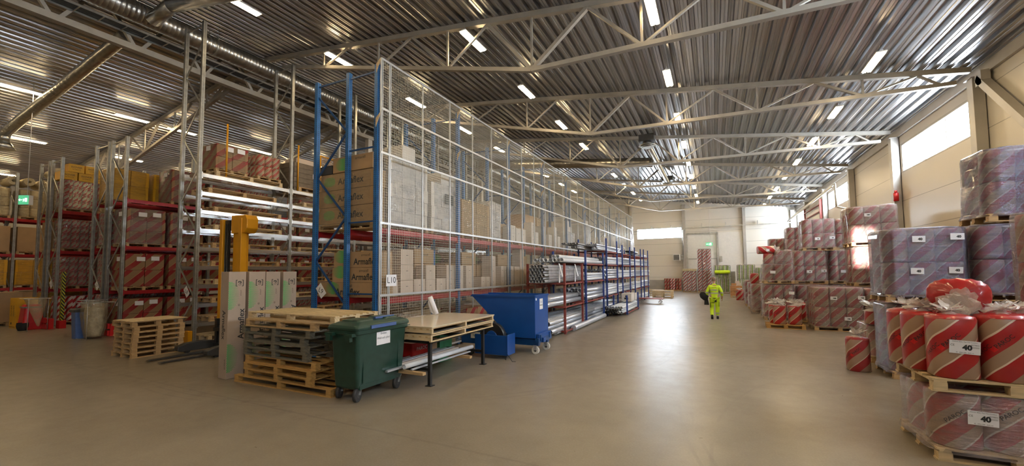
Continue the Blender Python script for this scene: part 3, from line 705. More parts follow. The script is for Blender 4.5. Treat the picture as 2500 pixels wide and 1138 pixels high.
def boxload(label, x, y, w, d, z0, nx, ny, nz, bh, m='striped_card', fm_='film_clear', group=None, lab=True, jitter=.01, name='carton_load', pal='wood', top=None):
    """cartons on a pallet; x,y = corner with the smallest x and y"""
    t = thing(name, label, 'pallet load', (x + w / 2, y + d / 2, z0), group=group)
    if pal: put('pallet', loadpal(w, d, pal), t)
    gx, gy = w / nx, d / ny; me = cartonmesh(gx * .975, gy * .975, bh * .985, m); rnd = random.Random(int(x * 31 + y * 17))
    for k in range(nz):
        for i in range(nx):
            for j in range(ny):
                if 0 < i < nx - 1 and 0 < j < ny - 1: continue
                put('carton', me, t, (-w / 2 + gx * (i + .5) + rnd.uniform(-jitter, jitter), -d / 2 + gy * (j + .5) + rnd.uniform(-jitter, jitter), .146 + k * bh))
    if fm_: shell(nx, ny, w * 1.045, d * 1.045, nz * bh + .01, seed=int(x * 13 + y * 7)).build('stretch_film', fm_, t, (0, 0, .15))
    if lab:
        sheet(t, (w / 2 * 1.045 + .015, -d * .12, .144 + nz * bh * .84), (0, 1, 0), (1, 0, 0), '', .26, .16)
        sheet(t, (w / 2 * 1.045 + .015, d * .25, .144 + nz * bh * .86), (0, 1, 0), (1, 0, 0), '', .26, .16)
        sheet(t, (w * .1, -d / 2 * 1.045 - .015, .144 + nz * bh * .84), (1, 0, 0), (0, -1, 0), '', .26, .16)
    return t

# ---------------------------------------------------------------- goods on the left racks
bay = lambda ys, i: (ys[i], ys[i + 1])
LV = ['floor', 'second', 'third', 'top']
def fillrow(xa, xb, ys, spec, where, dep=1.15):
    """spec[level] = list of (kind per slot)"""
    zs = [0.0] + Z7
    for li, slots in enumerate(spec):
        for si, kind in enumerate(slots):
            if not kind: continue
            b, s = divmod(si, 2); y0 = ys[b] + .1 + s * 1.36; w = xb - xa
            L_ = lambda d: '%s, %s load, %s level, %s' % (d, ORD[si], ('floor', 'second', 'third', 'top')[li], where)
            if kind == 'S': boxload(L_('unwrapped red striped cartons'), xa, y0, w, 1.2, zs[li], 2, 2, 2, .62 if li else .56, 'striped_card', None)
            elif kind == 'W': boxload(L_('wrapped red striped cartons'), xa, y0, w, 1.2, zs[li], 2, 2, 3, .43, 'striped_card', 'film_clear')
            elif kind == 'R': load(L_('wrapped striped insulation rolls'), xa, y0, w, 1.2, zs[li], 1.4, 4, 4, 4, m='paroc_fine', fm_='film_clear', num='', labs=())
            elif kind == 'w': load(L_('wrapped red and white insulation rolls'), xa, y0, w, 1.2, zs[li], 1.25, 2, 3, 4, m='paroc_white', fm_=None, num='', labs=())
            elif kind == 'Y': boxload(L_('wrapped bright yellow cartons'), xa, y0, w, 1.2, zs[li], 1, 2, 2, .62, 'yellow', 'film_gold', lab=False)
            elif kind == 'B': 
                o = boxload(L_('big brown carton'), xa, y0, w, 1.25, zs[li], 1, 1, 1, 1.25, 'card', None, lab=False)
            elif kind == 'G': load(L_('tall bundle of beige rolls'), xa, y0, w, 1.2, zs[li], 1.5, 3, 3, 3, m='insul', fm_='film_gold', num='', labs=())
fillrow(-20.65, -19.6, YB7, ['SSRRRRRRRR', 'SSSSRRWWRR', 'WWWWWRRRRR', '..WWWRRRWW'.replace('.', ' ')], 'x') if False else None
def sp(s): return [c if c != '.' else None for c in s]
fillrow(-20.65, -19.6, YB7, [sp('SSSSRRRR'), sp('SSSSSSRR'), sp('WWRRWWRR'), sp('.WWR.WRW')], 'rack left of the silver one')
fillrow(-22.05, -21.05, YB7b, [sp('RR..RR'), sp('RRRR'), sp('RRRR'), sp('YY.R')], 'rack behind the striped cartons')
fillrow(-26.5, -25.53, YB7b, [sp('wwww'), sp('RRRR'), sp('RRRR'), sp('R.YY')], 'rack beside the hazard post')
fillrow(-27.85, -26.95, YB7b[:4], [sp('YR'), sp('YR'), sp('BB'), sp('GG')], 'rack behind the yellow carton')
fillrow(-32.25, -31.05, [4.3] + YB7b[:4], [sp('BBBw'), sp('YYYY'), sp('BBBB'), sp('GGGG')], 'rack at the far left')
# loose yellow cartons on top of the wrapped load
ycm = cartonmesh(.75, .5, .36, 'yellow')
for i, (x, y, z) in enumerate(((-25.95, 7.35, 6.41), (-25.95, 7.9, 6.41), (-25.95, 8.42, 6.41), (-25.9, 7.55, 6.775), (-25.9, 8.1, 6.775))):
    o = put('carton', ycm, None, (x, y, z)); tag(o, 'yellow carton on the wrapped load, %s row, %s from the front' % (('lower', 'upper')[i // 3], ORD[i % 3]), 'carton', 'yellow cartons on the top level')
    c = text('ISOVER', .11, (.378, 0, .22), (0, 1, 0), (1, 0, 0), o); c = text('ULTIMATE', .06, (.378, 0, .12), (0, 1, 0), (1, 0, 0), o)
# beige rolls lying on top at the far left
for i, (x, y, z) in enumerate(((-31.7, 7.0, 6.7), (-31.6, 7.5, 6.72), (-31.65, 8.0, 6.7), (-31.6, 5.1, 6.7), (-27.4, 7.4, 6.68), (-27.4, 7.9, 6.68), (-27.4, 8.4, 6.68))):
    mb = MB(); mb.tube((-.6, 0, .2), (.62, 0, .2), .2, 18, inner=.07); o = mb.build('insulation_roll', 'insul', None, (x, y, z)); tag(o, 'short beige roll on top of the goods %s, %s from the front' % ('at the far left' if i < 4 else 'behind the yellow carton', ORD[i if i < 4 else i - 4]), 'insulation roll', 'beige rolls on the top level')

# ---------------------------------------------------------------- platforms on the tall silver rack
Lp = pal_parts(2.35, 1.0, .17, 'wood'); lpm = pallet_mesh(2.35, 1.0, .17, 'wood', 5); lpm2 = pallet_mesh(2.35, 1.0, .17, 'woodpale', 5)
rn = random.Random(3)
for b in range(4):
    for li, z in enumerate([0.0] + Z8):
        if (b + li * 3) % 7 == 5 and b: continue
        o = put('wooden_pallet', lpm if (li + b) % 3 else lpm2, None, (-15.2 + rn.uniform(-.04, .08), YB8[b] + 1.62 + rn.uniform(-.2, .1), z + .002)); o.rotation_euler.z = PI / 2 + rn.uniform(-.012, .012)
        tag(o, 'long pallet, %s bay of the silver rack, %s' % (ORD[b], 'on the floor' if li == 0 else 'on the %s beam level' % ORD[li - 1]), 'pallet', 'long pallets on the tall silver rack')
boxload('wrapped red load standing on top of the tall silver rack', -16.0, 7.75, 1.05, 1.05, 5.61, 2, 2, 2, .42, 'striped_card', 'film_gold')
load('wrapped roll bundle at the back on top of the tall silver rack', -15.75, 9.1, .9, .9, 5.61, .95, 2, 3, 3, m='paroc_fine', fm_='film_gold', num='', labs=())
for i, (y, z) in enumerate(((10.5, 5.6), )):
    t = thing('pallet_collar_box', 'stack of weathered wooden collars on a pallet on top of the tall silver rack', 'wooden crate', (-15.2, y + .55, 5.44))
    put('pallet', pallet_mesh(1.2, .9, .144, 'wooddark'), t, (0, 0, 0), PI / 2)
    for k in range(5):
        mb = MB(); a, b_ = .45, .6
        for s in (-1, 1): mb.b2((-a, s * b_ - .012, 0), (a, s * b_ + .012, .19)); mb.b2((s * a - .012, -b_, 0), (s * a + .012, b_, .19))
        mb.build('collar', 'wooddark', t, (0, 0, .15 + k * .2))
    sheet(t, (.47, .35, .7), (0, 1, 0), (1, 0, 0), '', .22, .2)
    mb = MB(); mb.box((0, .05, 1.16 + .1), (.7, .95, .2)); tag(mb.build('carton', 'cardpale', None, (-15.2, y + .55, 5.44)), 'pale flat carton on top of the weathered wooden collars', 'carton')
t = thing('safety_gate', 'yellow steel gate frame high up beside the blue rack', 'gate', (-15.2, 12.0, 5.45))
mb = MB()
for y in (0, 1.5): mb.tube((0, y, 0), (0, y, 1.8), .035, 8)
mb.tube((0, 0, 1.8), (0, 1.5, 1.8), .035, 8); mb.tube((0, 0, .1), (0, 1.5, .1), .035, 8); mb.build('frame', 'yellowp', t)
mb = MB()
for k in range(20): mb.b2((-.003, k * .075, .1), (.003, k * .075 + .006, 1.8))
for k in range(22): mb.b2((-.003, 0, .1 + k * .08), (.003, 1.5, .106 + k * .08))
mb.build('mesh_infill', 'yellowp', t)
for i, (x, y) in enumerate(((-14.9, 7.95), (-14.85, 10.6))):
    mb = MB(); mb.tube((0, 0, 0), (0, 0, 1.85), .03, 8); tag(mb.build('marker_pole', 'yellowp', None, (-14.71, y, 5.42)), 'thin yellow pole on top of the tall silver rack, %s the weathered collars' % ('left of' if i == 0 else 'in front of'), 'pole')

# ---------------------------------------------------------------- long brown cartons in the blue rack
def arma(label, x0, x1, y0, y1, z0, z1, txt=1, green=(.28, .7), side='y', m='card', ts=.24, group=None, off=0, curw=True, tx=None):
    o = thing('long_carton', label, 'carton', ((x0 + x1) / 2, (y0 + y1) / 2, z0), group=group); w, d, h = x1 - x0, y1 - y0, z1 - z0
    bevel(MB().box((0, 0, h / 2), (w, d, h)).build('box', m, o), .006, 1)
    if txt: text('Armaflex', ts, (w * .2 + off if tx is None else tx, -d / 2 - .003, h * .35), (1, 0, 0), (0, -1, 0), o, bold=.004)
    if curw: text('armacell', ts * .42, (w * .2 + off, -d / 2 - .003, h * .78), (1, 0, 0), (0, -1, 0), o)
    # printed dot fan
    mb = MB(); r = min(h * .42, .16)
    for a in range(-9, 10):
        for b in range(-6, 7):
            xx, zz = a * .026, b * .026 * .9
            if (xx / (.24)) ** 2 + (zz / r) ** 2 < 1: s = .0105 * (1 - .6 * abs(a) / 10); mb.b2((xx - s, -.002, zz - s), (xx + s, 0, zz + s))
    if green: mb.build('green_dot_print', 'inkgreen', o, (-w / 2 + green[0], -d / 2 - .001, h * green[1]))
    return o
arma('lowest long brown carton under the two printed ones in the blue rack front', -8.93, -7.0, 7.08, 7.62, 1.57, 1.92, ts=.215, off=-.35, green=(.5, .6))
arma('middle long brown carton with black lettering in the blue rack front', -8.47, -7.02, 7.08, 7.62, 1.925, 2.28, ts=.21, off=.05)
arma('upper long brown carton with black lettering in the blue rack front', -8.44, -7.02, 7.1, 7.62, 2.285, 2.66, ts=.21, off=.08)
n = 0
for b in range(3):
    for k in range(3):
        for li, z in enumerate((1.57, 3.22)):
            if b == 0 and k == 0: continue
            if li == 1 and b == 0: continue
            y0 = YB10[b] + .12 + k * .95; hh = .42
            for q in range(2 if (b + k) % 2 else 3):
                if li and q == 2: continue
                w = arma('long brown carton, blue rack %s bay, %s shelf, %s row, %s in pile' % (ORD[b], ('lower', 'upper')[li], ORD[k], ORD[q]), -8.95, -7.5, y0, y0 + .86, z + q * hh, z + (q + 1) * hh - .01, 0, curw=False, green=(.4, .5), group='long brown cartons stored behind the mesh')
                text('Armaflex', .2, (-.2, -.433, .14), (1, 0, 0), (0, -1, 0), w, bold=.003)
                text('armacell', .1, (.727, 0, .25), (0, 1, 0), (1, 0, 0), w)
# big wrapped cartons on the upper front shelf
t = thing('wrapped_pallet_load', 'tall wrapped pallet of brown lettered cartons on the upper shelf of the blue rack', 'pallet load', (-8.08, 7.29, 3.21))
put('pallet', pallet_mesh(1.95, .42, .15), t)
for k, (z, h, xo, w) in enumerate(((.16, .42, 0, 1.85), (.585, .42, 0, 1.85), (1.01, .42, .05, 1.8))):
    o = MB().box((xo, 0, z + h / 2), (w, .38, h - .01)).build('carton', 'card', t)
    if k != 2 or 1: text('Armaflex', .23, (.18, -.195, z + .2), (1, 0, 0), (0, -1, 0), t, bold=.004)
    mb = MB()
    for a in range(-8, 9):
        for b_ in range(-5, 6):
            if (a / 8) ** 2 + (b_ / 5) ** 2 < 1: mb.b2((a * .026 - .009, 0, b_ * .026 - .009), (a * .026 + .009, .002, b_ * .026 + .009))
    mb.build('green_dot_print', 'inkgreen', t, (-.55, -.195, z + .22))
shell(1, 1, 1.98, .42, 1.3, 5).build('stretch_film', 'film_gold', t, (0, 0, .12))
arma('brown carton lying on the tall wrapped load, right half of the upper shelf', -8.55, -7.2, 7.12, 7.47, 4.66, 5.04, 0, green=(.35, .5))
mb = MB(); mb.b2((-.21, -.17, 0), (.21, .17, .22)); o = mb.build('wrapped_bundle', 'darkgrey', None, (-8.55, 7.6, 4.64)); 
tag(o, 'dark wrapped bundle beside the carton on the tall wrapped load', 'bundle'); o.location = (-8.8, 7.29, 4.66)

# ---------------------------------------------------------------- pale cartons behind the mesh
def stack(y0, y1, z0, z1, x0, x1, m, desc, ch=.37):
    n = max(1, round((z1 - z0) / ch)); hh = (z1 - z0) / n; me = cartonmesh(x1 - x0, y1 - y0 - .01, hh * .985, m)
    for k in range(n):
        o = put('carton', me, None, ((x0 + x1) / 2, (y0 + y1) / 2, z0 + k * hh)); tag(o, '%s, %s carton' % (desc, lvl(k, n)), 'carton', 'cartons behind the wire mesh')
        if k < 400:
            mb = _lab.get('slot')
            if not mb: mb = _lab['slot'] = MB().box((0, 0, 0), (.003, .07, .012)).mesh('handle_slot', 'ink')
            q = put('handle_slot', mb, o, ((x1 - x0) / 2 + .001, 0, hh * .6))
lv1 = [(7.42, 7.86, 1.96), (7.96, 8.44, 2.73), (8.48, 8.92, 1.96), (8.96, 9.38, 2.33), (9.44, 9.88, 1.96), (9.92, 10.38, 2.34), (10.41, 10.82, 2.34), (10.97, 11.40, 2.34), (11.92, 12.22, 1.97), (12.24, 12.52, 1.97), (12.58, 12.93, 2.70), (13.35, 13.60, 2.34), (13.62, 13.84, 2.34), (13.99, 14.40, 2.34), (14.49, 14.97, 2.33), (15.02, 15.40, 3.05), (15.58, 16.0, 1.96), (16.05, 16.5, 1.96)]
for i, (a, b, z) in enumerate(lv1):
    stack(a, b, 1.555, z + .02, -7.42, -7.06, 'cardpale', 'pale carton, lower mesh shelf, %s pile from the L10 sign' % ORD[i])
def wload(label, y0, y1, cols, z0=3.205, m='cardwhite', fmt='film_silver'):
    t = thing('wrapped_pallet_load', label, 'pallet load', (-7.5, y0, z0)); put('pallet', loadpal(.9, y1 - y0, 'wood'), t, (0, (y1 - y0) / 2, 0))
    n = len(cols); w = (y1 - y0) / n
    for i, zt in enumerate(cols):
        k = max(1, round((zt - z0 - .15) / .37)); hh = (zt - z0 - .15) / k; me = cartonmesh(.84, w * .97, hh * .98, m)
        for q in range(k): put('carton', me, t, (random.uniform(-.01, .02), w * (i + .5), .15 + q * hh))
    if fmt:
        mb = MB(); zt = min(cols) - z0; s = shell(1, n, .9, y1 - y0 + .04, zt - .1, int(y0)); s.build('stretch_film', fmt, t, (0, (y1 - y0) / 2, .12))
wload('tall wrapped pallet of pale cartons behind the mesh, nearest above the L10 sign', 7.5, 9.05, [5.05, 5.45, 5.1])
wload('wrapped pallet of pale cartons with a black tape patch, second behind the mesh', 9.2, 10.65, [4.72, 5.1, 5.1])
mb = MB(); mb.box((-7.02, 10.0, 4.3), (.01, .4, .3)); tag(mb.build('tape_patch', 'black'), 'black tape patch on the second wrapped pallet behind the mesh', 'tape')
boxload('amber wrapped pallet of brown goods behind the mesh, third along the upper shelf', -7.95, 10.75, .9, 1.75, 3.205, 1, 2, 3, .37, 'card', 'film_gold', lab=False)
wload('silver wrapped pallet of white cartons behind the mesh, fourth along the upper shelf', 12.58, 13.4, [4.68, 4.66])
for i, (a, b, z) in enumerate([(14.2, 14.62, 3.98), (14.66, 15.12, 3.9), (15.18, 15.6, 3.9), (16.2, 16.6, 4.3), (16.65, 17.0, 3.9), (17.35, 17.75, 4.25), (18.3, 18.7, 3.92), (19.0, 19.4, 4.35), (19.5, 19.9, 3.92)]):
    stack(a, b, 3.352, z, -7.42, -7.06, 'cardwhite', 'white carton, upper mesh shelf, %s low pile along' % ORD[i])
    if i in (0, 3, 6): tag(put('wooden_pallet', loadpal(.9, 1.35, 'wood'), None, (-7.45, a + .62, 3.205)), 'pallet under low white cartons on the upper mesh shelf, %s one' % ORD[i // 3], 'pallet')
wload('silver wrapped pallet of white cartons on the upper mesh shelf beyond the low piles', 21.0, 22.4, [4.9, 4.6, 4.3])
wload('tall silver wrapped pallet on the upper mesh shelf halfway along the fence', 24.2, 25.8, [5.3, 5.3, 5.0])
for i, y in enumerate((17.4, 19.0, 20.8, 22.4, 25.8)):
    boxload('brown wrapped goods deep in the blue rack, %s beyond the low white piles' % ORD[i], -8.95, y, .98, 1.4, 3.22, 1, 2, 4, .38, 'card', 'film_gold' if i % 2 else None, lab=False)
for i, y in enumerate((27.8, 29.3, 32.5, 34.8, 36.1)):
    wload('wrapped pale goods at the far end of the mesh fence, %s of five' % ORD[i], y, y + 1.3, [4.3 + .3 * (i % 3), 4.2], fmt='film_silver' if i != 1 else None)
for i, y in enumerate((17.3, 18.8, 20.9, 22.5, 24.3, 26, 27.8, 29.3)):
    boxload('brown cartons low in the blue rack beyond the pale piles, %s of eight' % ORD[i], -8.3, y, 1.1, 1.2, 1.555, 1, 2, 2, .4, 'card' if i % 2 else 'cardpale', None, lab=False)
# plastic sheet hanging at the fence end
mb = MB(); pts = []
for j in range(9):
    z = 6.25 - j * .42
    pts.append([(-6.8 + .06 * math.sin(i * 1.1 + j * .5) + (.10 * noise.noise(Vector((i * .4, j * .5, 0)))), 38.2 + i * .17 - .05 * j * (i > 8), z + (.25 if i > 9 else 0) * (j == 0)) for i in range(12)])
k = mb.add([p for r in pts for p in r])
for j in range(8):
    for i in range(11): a = k + j * 12 + i; mb.face([a, a + 1, a + 13, a + 12], None, True)
tag(mb.build('plastic_sheet', 'film_silver'), 'shiny plastic sheet hanging over the far end of the mesh fence', 'plastic sheet')
for i, (y, x) in enumerate(((7.3, -8.6), (7.4, -7.5), (8.9, -8.5), (10.6, -7.5), (12.2, -8.6), (14.1, -7.5), (15.7, -8.6))):
    boxload('goods on the floor under the blue rack, %s from the front' % ORD[i], x - .3, y, 1.0, 1.25, 0, 1, 2, 2, .45, ('striped_card', 'cardpale', 'card')[i % 3], None, lab=False)

# ---------------------------------------------------------------- foreground, left to right
# seven pallets with a plywood sheet on top
pa = pal_parts(1.15, 1.08, .132, 'wood')
for k in range(7):
    pallet(pa, 'light wooden pallet in the stack beside the forks, %s' % lvl(k, 7), (-13.98 + rn.uniform(-.03, .03) - .02 * (k < 3), 5.73 + rn.uniform(-.03, .03), k * .133), PI / 2 + rn.uniform(-.02, .02), 'pallets stacked beside the forks')
tag(MB().box((-13.97, 5.75, .94), (1.1, 1.22, .016)).build('plywood_sheet', 'woodpale'), 'plywood sheet lying on top of the pallet stack beside the forks', 'board')
# stacked mixed pallets
px0 = -8.42
specs = [(2.72, 1.25, 'yel', -7.36), (1.95, 1.15, 'yel', -7.42), (1.98, 1.15, 'yel', -7.4), (2.05, 1.15, 'yel', -7.38), (1.9, 1.1, 'dk', -7.5), (1.85, 1.1, 'dk', -7.5), (1.8, 1.1, 'dk', -7.55), (2.05, 1.1, 'dk', -7.5), (2.0, 1.1, 'wood', -7.35), (2.5, 1.0, 'woodpale', -7.12)]
mat('yel', (.48, .28, .09), .6, 0, .2, 5, (1, 6, 6)); mat('dk', (.15, .135, .10), .8, 0, .3, 5, (1, 6, 6))
for k, (lw, dd_, mm, cx) in enumerate(specs):
    P = pal_parts(lw, dd_, .14, mm, 5 if k < 9 else 7)
    pallet(P, '%s pallet in the mixed stack beside the green bin, %s' % ({'yel': 'yellowish wooden', 'dk': 'dark weathered', 'wood': 'light wooden', 'woodpale': 'long pale slatted'}[mm], lvl(k, 10)), (cx, 5.0 + dd_ / 2 - .02 * (k % 3), k * .1405), rn.uniform(-.02, .02), 'mixed pallets beside the green bin')
# upright cartons
def upright(y0, y1, x0, x1, flip, label, big=1):
    o = thing('long_carton', label, 'carton', ((x0 + x1) / 2, (y0 + y1) / 2, 0), group='tall cartons standing upright'); w, d, h = x1 - x0, y1 - y0, 2.2
    bevel(MB().box((0, 0, h / 2), (w, d, h)).build('box', 'cardup', o), .006, 1); fx_ = w / 2 + .003
    u = (0, 0, 1) if not flip else (0, 0, -1)
    text('Armaflex', .17, (fx_, d * .28, 1.1), (0, 0, -1 if flip else 1), (1, 0, 0), o, bold=.003); text('®', .06, (fx_, d * .12, 1.5), (0, 0, 1), (1, 0, 0), o)
    text('ε', .16, (fx_, d * .12, 1.95), (0, -1, 0), (1, 0, 0), o, bold=.003); text('[  ]', .15, (fx_, d * .12, 1.95), (0, -1, 0), (1, 0, 0), o)
    text('armacell', .035, (fx_, d * .2, 1.75), (0, 0, 1), (1, 0, 0), o)
    mb = MB()
    for zc in ((1.95 - .25), .42):
        for a in range(-13, 14):
            for b in range(0, 8):
                if (a / 13) ** 2 + (b / 7.5) ** 2 < 1: s = .0095 * (1 - b * .09); mb.b2((0, -d / 2 + .01 + b * .026 - s + (.013 if a % 2 else 0), zc + a * .023 - s), (.002, -d / 2 + .01 + b * .026 + s + (.013 if a % 2 else 0), zc + a * .023 + s))
    mb.build('green_dot_print', 'inkgreen', o, (w / 2 + .001, 0, 0))
    text('Armaflex', .16, (.0, -d / 2 - .003, 1.1), (0, 0, -1), (0, -1, 0), o, bold=.002); text('armacell', .06, (w * .3, -d / 2 - .003, .3), (0, 0, -1), (0, -1, 0), o)
    return o
upright(4.98, 5.33, -9.28, -9.0, 0, 'tall upright brown carton nearest the stacker, fully visible beside the mixed pallets')
upright(5.39, 5.75, -9.28, -9.0, 0, 'second tall upright carton from the stacker')
upright(5.765, 6.10, -9.28, -9.0, 0, 'third tall upright carton, between two others behind the mixed pallets')
upright(6.17, 6.51, -9.28, -9.0, 1, 'fourth tall upright carton, nearest the blue rack')

# pedestrian stacker truck
t = thing('stacker_truck', 'yellow and black high-lift stacker truck with its forks on the floor', 'forklift', (-12.3, 6.8, 0))
mb = MB()
for x in (-.52, .38): mb.b2((x, 0, .25), (x + .14, .16, 3.72))
mb.b2((-.02, .1, .3), (.38, .3, 3.75)); bevel(mb.build('mast', 'yellowp', t), .01)
mb = MB(); mb.prism([(.0, 3.3), (.62, 3.3), (.74, 3.42), (.74, 3.68), (.66, 3.8), (.0, 3.82)], .02, .34); bevel(mb.build('mast_head_cover', 'yellowp', t), .02)
mb = MB(); mb.b2((-.36, .06, .3), (-.14, .1, 3.7)); mb.tube((-.2, .05, .3), (-.2, .05, 3.6), .025, 8); mb.tube((-.3, .05, .3), (-.3, .05, 3.6), .02, 8)
for k in range(60): mb.box((-.1, .04, .35 + k * .055), (.035, .02, .03))
mb.build('lift_chain', 'black', t)
mb = MB(); mb.b2((-.7, .25, .12), (.62, 1.3, .95)); mb.b2((-.6, .3, .95), (.5, .9, 1.25)); bevel(mb.build('body', 'darkgrey', t), .04, 3)
mb = MB(); mb.b2((-.45, -.12, .12), (.45, .02, .22)); mb.b2((-.45, -.12, .55), (.45, .02, .65)); mb.b2((-.42, -.1, .12), (-.32, .0, .9)); mb.b2((.32, -.1, .12), (.42, .0, .9)); mb.b2((-.08, -.1, .12), (.08, .0, .85))
mb.tube((.2, -.12, .4), (.2, -.12, .62), .04, 10); mb.build('fork_carriage', 'black', t)
for s in (-.3, .27):
    mb = MB(); mb.prism([(-.02, .02), (-1.6, .02), (-1.68, .03), (-1.6, .05), (-.02, .075)], s - .06, s + .06, 'x'); mb.b2((s - .06, -.06, .02), (s + .06, 0, .7)); mb.build('fork', 'darkgrey', t)
for s in (-.78, .62):
    mb = MB(); mb.prism([(.55, .05), (-.75, .05), (-.85, .1), (-.85, .2), (-.65, .27), (-.3, .3), (.1, .25), (.55, .25)], s - .1, s + .1, 'x'); bevel(mb.build('outrigger_leg', 'darkgrey', t), .02)
    mb = MB(); mb.tube((s - .06, -.6, .07), (s + .06, -.6, .07), .07, 14); mb.build('load_wheel', 'rubber', t)
mb = MB(); mb.path([(-.1, .3, 1.2), (-.1, .9, 1.5), (.3, 1.1, 1.45)], .03, 8); mb.build('tiller', 'black', t)
mb = MB()
for i, x in enumerate((-.2, -.14, .1, .16)): mb.path([(x, .1, 1.0), (x, .0, .8), (x + .03, .04, .5)], .012, 6)
mb.build('hydraulic_hoses', 'black', t)

# four-wheeled green waste container
t = thing('waste_bin', 'dark green four-wheeled waste bin with grey lid handle and white paper sheet', 'waste bin', (-5.63, 5.56, 0))
def rr(w, d, z, r=.06, n=4):
    out = []
    for cx, cy, a0 in ((w - r, d - r, 0), (-w + r, d - r, 90), (-w + r, -d + r, 180), (w - r, -d + r, 270)):
        for k in range(n + 1): a = math.radians(a0 + 90 * k / n); out.append((cx + r * math.cos(a), cy + r * math.sin(a), z))
    return out
mb = MB(); mb.rings([rr(.26, .53, .2), rr(.275, .55, .24), rr(.3, .58, .7), rr(.315, .6, 1.12), rr(.345, .635, 1.12, .05), rr(.345, .635, 1.2, .05)], smooth=False); bevel(mb.build('body', 'bingreen', t), .012)
mb = MB(); mb.b2((.29, .38, .3), (.306, .4, 1.05)); mb.b2((.29, -.45, .3), (.3, -.42, 1.05)); mb.b2((.25, -.5, .2), (.28, .5, .27)); mb.build('body_ribs', 'bingreen', t)
mb = MB(); mb.rings([rr(.36, .65, 1.19, .05), rr(.362, .652, 1.23, .05), rr(.34, .63, 1.27, .06), rr(.26, .54, 1.31, .08), rr(.12, .4, 1.33, .08)], smooth=False)
for y in (-.3, .3): mb.rings([[(x, yy + y, z) for x, yy, z in rr(.24, .2, 1.28, .05)], [(x, yy + y, z) for x, yy, z in rr(.2, .17, 1.345, .05)]], smooth=False)
bevel(mb.build('lid', 'bingreen', t), .01)
mb = MB(); mb.b2((.12, -.05, 1.33), (.17, .42, 1.36)); mb.b2((.345, -.35, 1.2), (.38, .25, 1.255)); mb.build('lid_grip', 'blueplastic', t)
for s in (-1, 1):
    for dx in (-.24, .22):
        mb = MB(); y = s * .66; mb.b2((dx - .05, y - .06, 1.02), (dx + .05, y + .0 * s, 1.13)); mb.b2((dx - .09, y - .05, 1.1), (dx + .09, y + .05, 1.15)); mb.build('lifting_handle', 'bingreen', t)
mb = MB(); mb.box((.313, .0, 1.02), (.004, .33, .27)); mb.build('paper_sheet', 'paper', t)
text('Endast', .055, (.317, 0, 1.08), (0, 1, 0), (1, 0, 0), t); text('Well och plast', .052, (.317, 0, 1.0), (0, 1, 0), (1, 0, 0), t)
for y, z in ((-.1, .76), (.12, .78), (.2, .8)): 
    pass
for wx, wy, a in ((-.24, -.46, .5), (.22, -.5, .35), (.24, .42, .3), (-.22, .44, .6)):
    mb = MB(); c = Vector((wx, wy, .115)); ax = Vector((math.cos(a), math.sin(a), 0)); mb.tube(c - ax * .028, c + ax * .028, .115, 22); o = mb.build('wheel', 'rubber', t)
    mb = MB(); mb.tube(c - ax * .03, c + ax * .03, .05, 14); mb.build('hub', 'darkgrey', o)
    f = Vector((-ax.y, ax.x, 0)); mb = MB()
    for s in (-1, 1): mb.beam(c + ax * .034 * s, c + ax * .034 * s + f * .06 + Vector((0, 0, .12)), .008, .05, ax)
    mb.b2((wx + f.x * .05 - .05, wy + f.y * .05 - .05, .215), (wx + f.x * .05 + .05, wy + f.y * .05 + .05, .235)); mb.build('caster_fork', 'zincwheel', t)

# black work bench with two big panels and the material stored beneath
t = thing('work_bench', 'long black steel bench frame in front of the mesh fence', 'bench', (-5.5, 7.35, 0))
for x in (-.68, .6):
    for y in (-1.0, .98):
        mb = MB(); mb.b2((x - .03, y - .03, 0), (x + .03, y + .03, .84)); mb.b2((x - .07, y - .06, 0), (x + .07, y + .06, .012)); mb.build('leg', 'black', t)
mb = MB()
for x in (-.68, .6): mb.b2((x - .03, -1.0, .79), (x + .03, .98, .85))
for y in (-1.0, 0, .98): mb.b2((-.68, y - .03, .79), (.6, y + .03, .85))
mb.build('top_frame', 'black', t)
mb = MB()
for y in (-.98, .98): mb.b2((-.68, y - .03, .28), (.6, y + .03, .33))
mb.b2((-.7, -1, .28), (-.66, 1, .33)); mb.build('lower_frame', 'black', t)
def panel(z, lab, top, dx=0):
    t = thing('wooden_platform', lab, 'platform', (-5.44 + dx, 7.36, z))
    mb = MB(); w, d = .70, 1.19
    mb.b2((-w, -d, .105), (w, d, .13))
    for x in (-w, 0, w - .04): mb.b2((x, -d, .0), (x + .04, d, .02)); 
    for y in (-d, -.05, d - .08): mb.b2((-w, y, .02), (w, y + .05, .105))
    mb.build('frame', 'woodpale', t)
    mb = MB()
    for k in range(9): mb.b2((-w + .04 + k * .155, -d - .01, .08), (-w + .09 + k * .155, d, .105))
    mb.build('battens', 'wood', t)
    if top: mb = MB(); mb.b2((-w - .01, -d - .01, .13), (w + .01, d + .01, .142)); mb.build('laminate_sheet', 'laminate', t)
    else: mb = MB(); mb.b2((-w + .1, -d + .1, .13), (w - .02, d - .05, .136)); mb.build('grey_sheet', 'steelgrey', t)
panel(.852, 'lower pale timber panel on the black bench', 0); panel(.995, 'upper timber panel with a shiny cream top on the black bench', 1, .02)
t = thing('paper_roll', 'rolled white paper standing against the mesh on the cream panel', 'paper roll', (-6.02, 8.05, 1.14))
mb = MB(); mb.tube((0, 0, 0), (-.16, -.05, .42), .06, 18, inner=.05); mb.build('roll', 'paper', t); mb = MB(); mb.prism([(-.02, .0), (-.16, .38), (-.22, .3), (-.13, .05)], -.06, -.055); mb.build('loose_edge', 'paper', t)
rr_ = random.Random(11)
